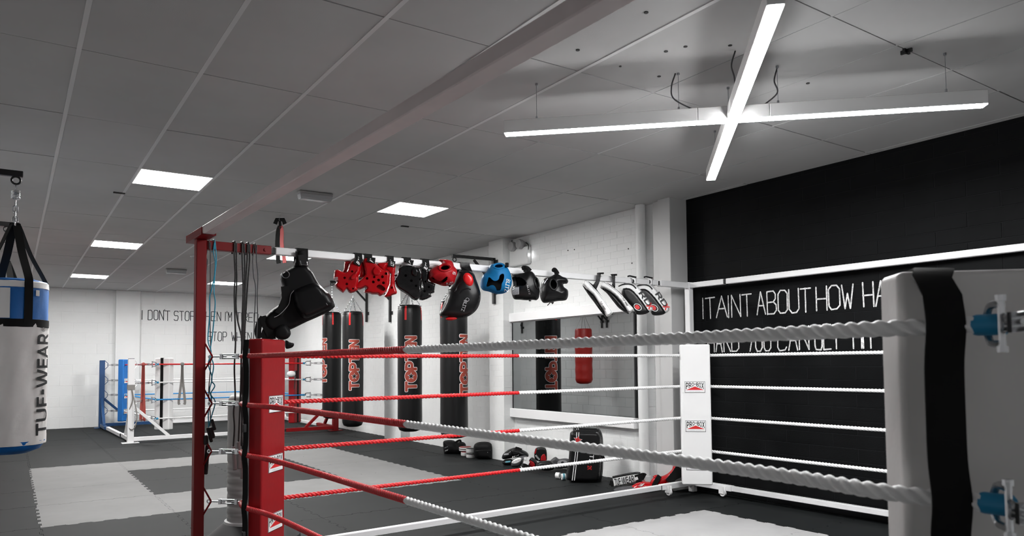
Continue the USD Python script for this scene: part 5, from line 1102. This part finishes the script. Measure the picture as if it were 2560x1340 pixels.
pillow(t, 'body', pl, [(345, 310), (420, 285), (520, 290), (590, 325), (650, 312), (720, 332), (746, 380), (740, 480), (700, 540), (600, 560), (480, 545), (370, 530), (348, 480), (343, 400)], 'black_matte', .13, .13, .10)
q = smoothline(pts(pl, [(560, 325), (600, 300), (640, 288), (655, 325)], oB, sB)); obj('carry_handle', strapband(pl, q, .03, .03, .006), 'black_web', t)
q = smoothline(pts(pl, [(365, 410), (400, 395), (440, 380)], oB, sB)); obj('zip', strapband(pl, q, .122, .012, .004), 'steel_grey', t)
print_on(t, 'print', pl, unary_union([affinity.translate(affinity.rotate(sbox(0, 0, .006, .022), -25), *at(pl, 375+i*14, 470-i*4)) for i in range(4)]), .134, 'grey_print')
def disc(lb, u, v, z, r, h, top, bot=None):
    p = hit(u, v, 2, 0.0); d = (p-CAM)[:2]; d /= np.linalg.norm(d); t = thing('focus_pad', lb, 'focus pad', (p[0]+d[0]*r, p[1]+d[1]*r, z))
    obj('wall', lathe([(0, .0), (r*.94, 0), (r, .008), (r, h-.008), (r*.97, h-.002), (0, h-.002)], 32), 'white_vinyl', t, smooth=40)
    obj('face', lathe([(r*.97, h-.003), (r*.9, h+.004), (r*.5, h+.007), (0, h+.008)], 32), top, t, smooth=40)
    if bot: obj('mid_band', lathe([(r*1.0, h*.42), (r*1.006, h*.42), (r*1.006, h*.58), (r*1.0, h*.58)], 32), bot, t, smooth=40)
    obj('emblem', lathe([(r*.30, h+.0075), (r*.30, h+.0095), (0, h+.0095)], 20), 'grey_print', t)
disc('lower round focus pad with red face and white side, under the left stack', 1163, 1140, .0, .062, .052, 'red_leather'); disc('round red faced focus pad with white side, on top of the left stack', 1163, 1140, .066, .088, .052, 'rust_face', 'black_print')
disc('lower round focus pad with black face and white side, under the right stack', 1178, 1145, .0, .070, .046, 'black_leather'); disc('round black faced focus pad with white side, on top of the right stack', 1177, 1143, .062, .068, .050, 'black_leather')
pl = floorplane(1206, 1149, .10); t = thing('gear_bag', 'upright black fabric bag standing against the wall pier', 'bag')
pillow(t, 'body', pl, [(880, 420), (900, 360), (960, 325), (1040, 315), (1130, 318), (1190, 345), (1212, 400), (1212, 560), (1205, 625), (1100, 630), (980, 622), (915, 600), (885, 520)], 'black_matte', .10, .11, .07)
q = smoothline(pts(pl, [(905, 470), (1000, 455), (1100, 450), (1205, 455)], oB, sB)); obj('seam', tube(pl.to(np.c_[q[:, 0], np.full(len(q), .097), q[:, 1]]), .004, 6), 'black_leather', t); q = at(pl, 1130, 490); obj('stud', wd(perm(move(trimesh.creation.icosphere(1, .006), (q[0], q[1], .10))), pl), 'chrome', t)
pl = floorplane(1262, 1163, .06); t = thing('boxing_glove', 'black boxing glove with white lace marks, on top of its pair', 'glove')
pillow(t, 'body', pl, [(1382, 600), (1395, 555), (1425, 515), (1500, 458), (1570, 430), (1640, 418), (1740, 455), (1830, 500), (1862, 555), (1840, 590), (1750, 600), (1660, 590), (1560, 605), (1450, 625), (1400, 622)], 'black_leather', .065, .06, .05)
pillow(t, 'thumb', pl, [(1540, 460), (1600, 440), (1680, 470), (1700, 520), (1640, 560), (1560, 540)], 'black_leather', .03, .01, .02, .055)
print_on(t, 'logo', pl, Polygon([at(pl, 1415, 545), at(pl, 1425, 515), at(pl, 1500, 505), at(pl, 1505, 535)]), .067, 'grey_print')
print_on(t, 'lace_marks', pl, unary_union([Polygon([at(pl, 1560+i*32, 585-i*11), at(pl, 1575+i*32, 560-i*11), at(pl, 1590+i*32, 562-i*11), at(pl, 1580+i*32, 585-i*11)]) for i in range(4)]), .069, 'white_print')
q = smoothline(pts(pl, [(1625, 412), (1680, 425), (1740, 450)], oB, sB)); obj('pull_tab', strapband(pl, q, .02, .02, .005), 'black_web', t)
pl = floorplane(1265, 1163, .02); t = thing('boxing_glove', 'black boxing glove with a pale blue logo, lowest in the pile', 'glove')
pillow(t, 'body', pl, [(1393, 680), (1410, 650), (1450, 630), (1540, 622), (1600, 650), (1590, 700), (1540, 730), (1450, 732), (1400, 712)], 'black_leather', .05, .05, .035); print_on(t, 'logo', pl, Polygon([at(pl, 1450, 650), at(pl, 1540, 640), at(pl, 1530, 670), at(pl, 1445, 680)]), .053, 'sky_print')
pl = floorplane(1290, 1168, .02); t = thing('focus_mitt', 'grey focus mitt with a white face leaning on the black gloves', 'mitt')
pillow(t, 'body', pl, [(1548, 700), (1570, 650), (1630, 605), (1720, 570), (1800, 560), (1845, 590), (1800, 640), (1745, 700), (1690, 755), (1580, 762), (1550, 738)], 'mitt_grey', .05, .05, .035)
g = traceS(pl, [(1560, 670), (1590, 635), (1650, 600), (1710, 592), (1735, 620), (1710, 665), (1640, 700), (1580, 698)], oB, sB, 3); m = puff(g, .012, .002, .012, .008); obj('white_face', wd(tm(np.asarray(m.vertices)+[0, .046, 0], m.faces), pl), 'white_vinyl', t, smooth=50)
print_on(t, 'print', pl, unary_union([affinity.translate(sbox(-.012, -.003, .012, .003), *at(pl, 1590+i*45, 660-i*14)) for i in range(3)]), .060, 'grey_print')
pl = floorplane(1315, 1174, .04); t = thing('focus_mitt', 'small mitt with white straps and a white rim in the floor pile', 'mitt')
pillow(t, 'body', pl, [(1722, 745), (1740, 710), (1770, 610), (1870, 612), (1872, 700), (1892, 760), (1885, 800), (1780, 806), (1730, 785)], 'black_leather', .05, .05, .03)
for L in ([(1775, 615), (1830, 610), (1872, 622)], [(1768, 655), (1820, 665), (1868, 690)]): obj('white_strap', strapband(pl, smoothline(pts(pl, L, oB, sB)), .055, .045, .006), 'white_vinyl', t)
pillow(t, 'white_rim', pl, [(1722, 745), (1780, 760), (1888, 752), (1885, 800), (1780, 806), (1730, 785)], 'white_vinyl', .062, .02, .02)
pl = floorplane(1333, 1172, .04); t = thing('focus_mitt', 'black mitt with a red palm patch in the middle of the floor pile', 'mitt')
pillow(t, 'body', pl, [(1872, 640), (1920, 592), (1985, 630), (2020, 690), (2000, 755), (1930, 785), (1870, 740)], 'black_leather', .05, .05, .03)
g = ellipse(*at(pl, 1912, 700), .052, .035, -35); m = puff(g, .012, .002, .012, .008); obj('red_patch', wd(tm(np.asarray(m.vertices)+[0, .044, 0], m.faces), pl), 'red_leather', t, smooth=50)
pl = floorplane(1353, 1168, .16); t = thing('focus_mitt', 'upright black mitt with red panels leaning on the wall behind the pile', 'mitt')
pillow(t, 'body', pl, [(1958, 525), (1970, 470), (1992, 425), (2080, 405), (2165, 425), (2205, 490), (2216, 560), (2200, 650), (2050, 665), (1970, 620)], 'black_leather', .04, .04, .03)
for nm, L in (('red_panel', [(2070, 650), (2078, 570), (2110, 530), (2145, 525), (2172, 580), (2172, 650)]), ('red_edge', [(1960, 520), (1985, 440), (2008, 425), (2000, 470), (1985, 525)])):
    g = trace(pl, L, oB, sB); m = puff(g, .008, .002, .008, .006); obj(nm, wd(tm(np.asarray(m.vertices)+[0, .038, 0], m.faces), pl), 'red_leather', t, smooth=50)
print_on(t, 'print', pl, unary_union([affinity.translate(affinity.rotate(sbox(0, 0, .007, .022), -50, origin=(0, 0)), *at(pl, 1975+i*14, 560+i*17)) for i in range(5)]), .043, 'white_print')
pl = floorplane(1392, 1178, .10); t = thing('forearm_pad', 'dark grey flat pad with a round emblem, left of the tall shield', 'pad')
pillow(t, 'body', pl, [(2240, 660), (2290, 610), (2345, 585), (2400, 622), (2480, 612), (2570, 620), (2640, 680), (2600, 760), (2450, 790), (2300, 780), (2250, 720)], 'mitt_grey', .035, .05, .03)
c = at(pl, 2462, 682); print_on(t, 'emblem', pl, ellipse(*c, .062, .034), .038, 'grey_print'); print_on(t, 'emblem_mark', pl, ellipse(*c, .020, .016), .0385, 'black_print')
for i in range(6): q = at(pl, 2255+i*16, 660+i*13); obj('stitch', wd(perm(move(rbox(.008, .02, .01, .003, 8), (q[0], q[1], .034))), pl), 'grey_print', t)
pl = floorplane(1365, 1180, .02); t = thing('shin_guard', 'black shin guard with pale print lying in the floor pile before the wall', 'shin guard')
pillow(t, 'body', pl, [(1990, 720), (2050, 672), (2140, 655), (2240, 650), (2300, 690), (2330, 760), (2280, 820), (2150, 830), (2030, 800)], 'black_leather', .05, .05, .035); print_on(t, 'print', pl, unary_union([affinity.translate(affinity.rotate(sbox(0, 0, .006, .022), -20, origin=(0, 0)), *at(pl, 2045+i*24, 765+i*3)) for i in range(5)]), .054, 'grey_print')
for k, (u, v, lb, mt) in enumerate(((1395, 1197, 'pale tape roll lying left of the other before the tall shield', 'plastic_white'), (1409, 1200, 'white tape roll with a blue label touching the tall shield', 'white_print'))):
    p = hit(u, v, 2, 0); t = thing('tape_roll', lb, 'tape roll', (p[0], p[1], .036), [.5, 1.1][k])
    obj('roll', cyl((0, -.022, 0), (0, .022, 0), .035, 24), mt, t, smooth=40); obj('core', [cyl((0, -.0235, 0), (0, -.022, 0), .016, 20), cyl((0, .022, 0), (0, .0235, 0), .016, 20)], 'plastic_grey', t)
    if k: obj('label', cyl((0, -.012, 0), (0, .012, 0), .0356, 24), 'sky_print', t)
# tall kick shield leaning on the wall
oC, sC = (1380, 1040), .14185; pl = floorplane(1462, 1208, .10); t = thing('kick_shield', 'tall black kick shield with white stripes and a red star leaning on the wall', 'kick shield')
def pillowC(nm, L, mt, a, b, R, d=0.0, st=.012):
    m = puff(traceS(pl, L, oC, sC, 3), a, b, R, st); v = np.asarray(m.vertices)+[0, d, 0]; v[:, 2] = np.maximum(v[:, 2], .002); obj(nm, wd(tm(v, m.faces), pl), mt, t, smooth=55)
pillowC('back_cushion', [(370, 240), (420, 208), (600, 200), (790, 205), (850, 250), (900, 400), (905, 800), (885, 1090), (820, 1215), (560, 1215), (330, 1195), (300, 1120), (350, 600)], 'black_leather', .07, .09, .05, -.04)
pillowC('front_cushion', [(315, 330), (330, 285), (370, 262), (560, 256), (780, 262), (835, 300), (870, 420), (868, 700), (850, 1000), (820, 1120), (700, 1140), (480, 1140), (290, 1125), (250, 1080), (262, 950), (290, 800), (305, 600)], 'black_leather', .075, .03, .04, .03)
for dx in (0, 38): g = Polygon([at(pl, 430+dx, 270, oC, sC), at(pl, 444+dx, 270, oC, sC), at(pl, 422+dx, 640, oC, sC), at(pl, 366+dx, 1110, oC, sC), at(pl, 350+dx, 1110, oC, sC), at(pl, 408+dx, 640, oC, sC)]); print_on(t, 'stripe', pl, g, .107, 'white_print')
for dx in (0, 30): print_on(t, 'rear_stripe', pl, Polygon([at(pl, 432+dx, 210, oC, sC), at(pl, 442+dx, 210, oC, sC), at(pl, 440+dx, 238, oC, sC), at(pl, 430+dx, 238, oC, sC)]), .034, 'white_print')
c = at(pl, 455, 405, oC, sC); print_on(t, 'star_outline', pl, star(c[0], c[1], .052, 6), .108, 'white_print'); print_on(t, 'star', pl, star(c[0], c[1], .045, 6), .109, 'red_print')
a, b = at(pl, 680, 462, oC, sC), at(pl, 650, 800, oC, sC); g = fit(text_poly('BLITZ', .1), 0, np.linalg.norm(b-a), 0, .046); g = affinity.rotate(g, math.degrees(math.atan2((b-a)[1], (b-a)[0])), origin=(0, 0)); print_on(t, 'lettering', pl, affinity.translate(g, a[0], a[1]), .108, 'white_print')
g = affinity.rotate(fit(text_poly('2K', .1), 0, .045, 0, .046), -92, origin=(0, 0)); print_on(t, 'red_lettering', pl, affinity.translate(g, *at(pl, 625, 850, oC, sC)), .107, 'red_print')
q = smoothline(pts(pl, [(840, 720), (880, 690), (905, 740), (880, 790)], oC, sC)); obj('side_handle', strapband(pl, q, .04, .03, .006), 'black_web', t)
# white waist pad with lettering
oD, sD = (1500, 1120), .10448; pl = floorplane(1562, 1219, .06); t = thing('waist_pad', 'white waist pad with big black lettering lying by the pipe', 'pad')
L = pts(pl, [(300, 705), (860, 605), (1000, 640), (1015, 790), (700, 860), (335, 930)], oD, sD); m = puff(Polygon(L), .03, .05, .018, .010); obj('body', wd(m, pl), 'white_vinyl', t, smooth=50)
for LL in ([(298, 695), (600, 632), (860, 590), (965, 595)], [(330, 938), (700, 872), (1010, 800)]): q = smoothline(pts(pl, LL, oD, sD)); obj('black_trim', tube(pl.to(np.c_[q[:, 0], np.full(len(q), .018), q[:, 1]]), .011, 8), 'black_leather', t)
def persp(g, Q):       # put a unit-square shape into the quad Q (bl, br, tr, tl)
    v, f = flat(g); A, B, C_, D_ = [np.array(x) for x in Q]; u, w = v[:, :1], v[:, 1:2]; return (A*(1-u)+B*u)*(1-w)+(D_*(1-u)+C_*u)*w, f
gw = unary_union([fit(text_poly('TUF', .1), 0, .30, 0, 1), sbox(.315, .42, .35, .56), fit(text_poly('WEAR', .1), .365, 1, 0, 1)])
v, f = persp(gw, [at(pl, 372, 886, oD, sD), at(pl, 820, 803, oD, sD), at(pl, 800, 640, oD, sD), at(pl, 338, 728, oD, sD)]); obj('lettering', tm(pl.to(np.c_[v[:, 0], np.full(len(v), .0325), v[:, 1]]), f), 'black_print', t, smooth=False)
q = smoothline(pts(pl, [(845, 715), (940, 690), (1030, 660), (1075, 680)], oD, sD)); obj('strap', strapband(pl, q, .045, .07, .014), 'black_web', t); q = smoothline(pts(pl, [(855, 680), (880, 745)], oD, sD)); obj('strap_end', strapband(pl, q, .05, .035, .008), 'white_print', t)
q = smoothline(pts(pl, [(230, 830), (290, 850), (330, 905)], oD, sD)); obj('loose_strap', strapband(pl, q, .0, .05, .01), 'black_web', t)
t = thing('shin_guard', 'flat dark grey pad lying on the floor under the white waist pad', 'pad'); pillow(t, 'body', floorplane(1560, 1230, .12), [(335, 985), (480, 930), (800, 890), (1000, 880), (1010, 960), (700, 1030), (360, 1050)], 'mitt_grey', .09, .06, .03, 0, oD, sD)
# red body armour half hidden behind the rail
pl = floorplane(1605, 1224, -.06); t = thing('body_armour', 'red body armour with black straps heaped beside the white far corner', 'body armour')
pillow(t, 'chest_shell', pl, [(600, 1060), (680, 990), (760, 905), (850, 850), (900, 828), (1000, 805), (1100, 805), (1200, 815), (1300, 850), (1300, 960), (1200, 1010), (1000, 1060), (800, 1070)], 'red_foam', .07, .05, .06, .0, oD, sD)
pillow(t, 'shoulder_wing', pl, [(1200, 820), (1255, 715), (1290, 700), (1258, 685), (1275, 655), (1330, 638), (1410, 640), (1430, 670), (1390, 760), (1340, 860), (1280, 960), (1230, 920)], 'red_foam', .03, .03, .02, .02, oD, sD)
pillow(t, 'back_shell', pl, [(1330, 900), (1370, 780), (1420, 690), (1500, 672), (1600, 625), (1680, 560), (1730, 500), (1750, 425), (1800, 405), (1880, 430), (1840, 520), (1760, 650), (1650, 770), (1580, 870), (1500, 905)], 'red_foam', .05, .04, .04, -.01, oD, sD)
pillow(t, 'side_flap', pl, [(1430, 905), (1560, 840), (1740, 700), (1795, 720), (1780, 770), (1660, 850), (1540, 910)], 'red_foam', .03, .03, .02, .03, oD, sD)
for L, w, d in (([(1425, 640), (1360, 740), (1300, 860), (1260, 960)], .045, .065), ([(1900, 450), (1800, 600), (1700, 720), (1630, 790)], .075, .055), ([(1990, 560), (1880, 600), (1790, 640), (1720, 690)], .08, .05), ([(1600, 900), (1700, 840), (1800, 780)], .06, .065)): obj('strap', strapband(pl, smoothline(pts(pl, L, oD, sD)), d, w, .010), 'black_web', t)
print_on(t, 'label', pl, Polygon([at(pl, 915, 885, oD, sD), at(pl, 965, 822, oD, sD), at(pl, 1070, 820, oD, sD), at(pl, 1000, 890, oD, sD)]), .072, 'white_print'); print_on(t, 'label_mark', pl, affinity.translate(affinity.rotate(text_poly('BLITZ', .02), 35, origin=(0, 0)), *at(pl, 945, 880, oD, sD)), .073, 'red_print')
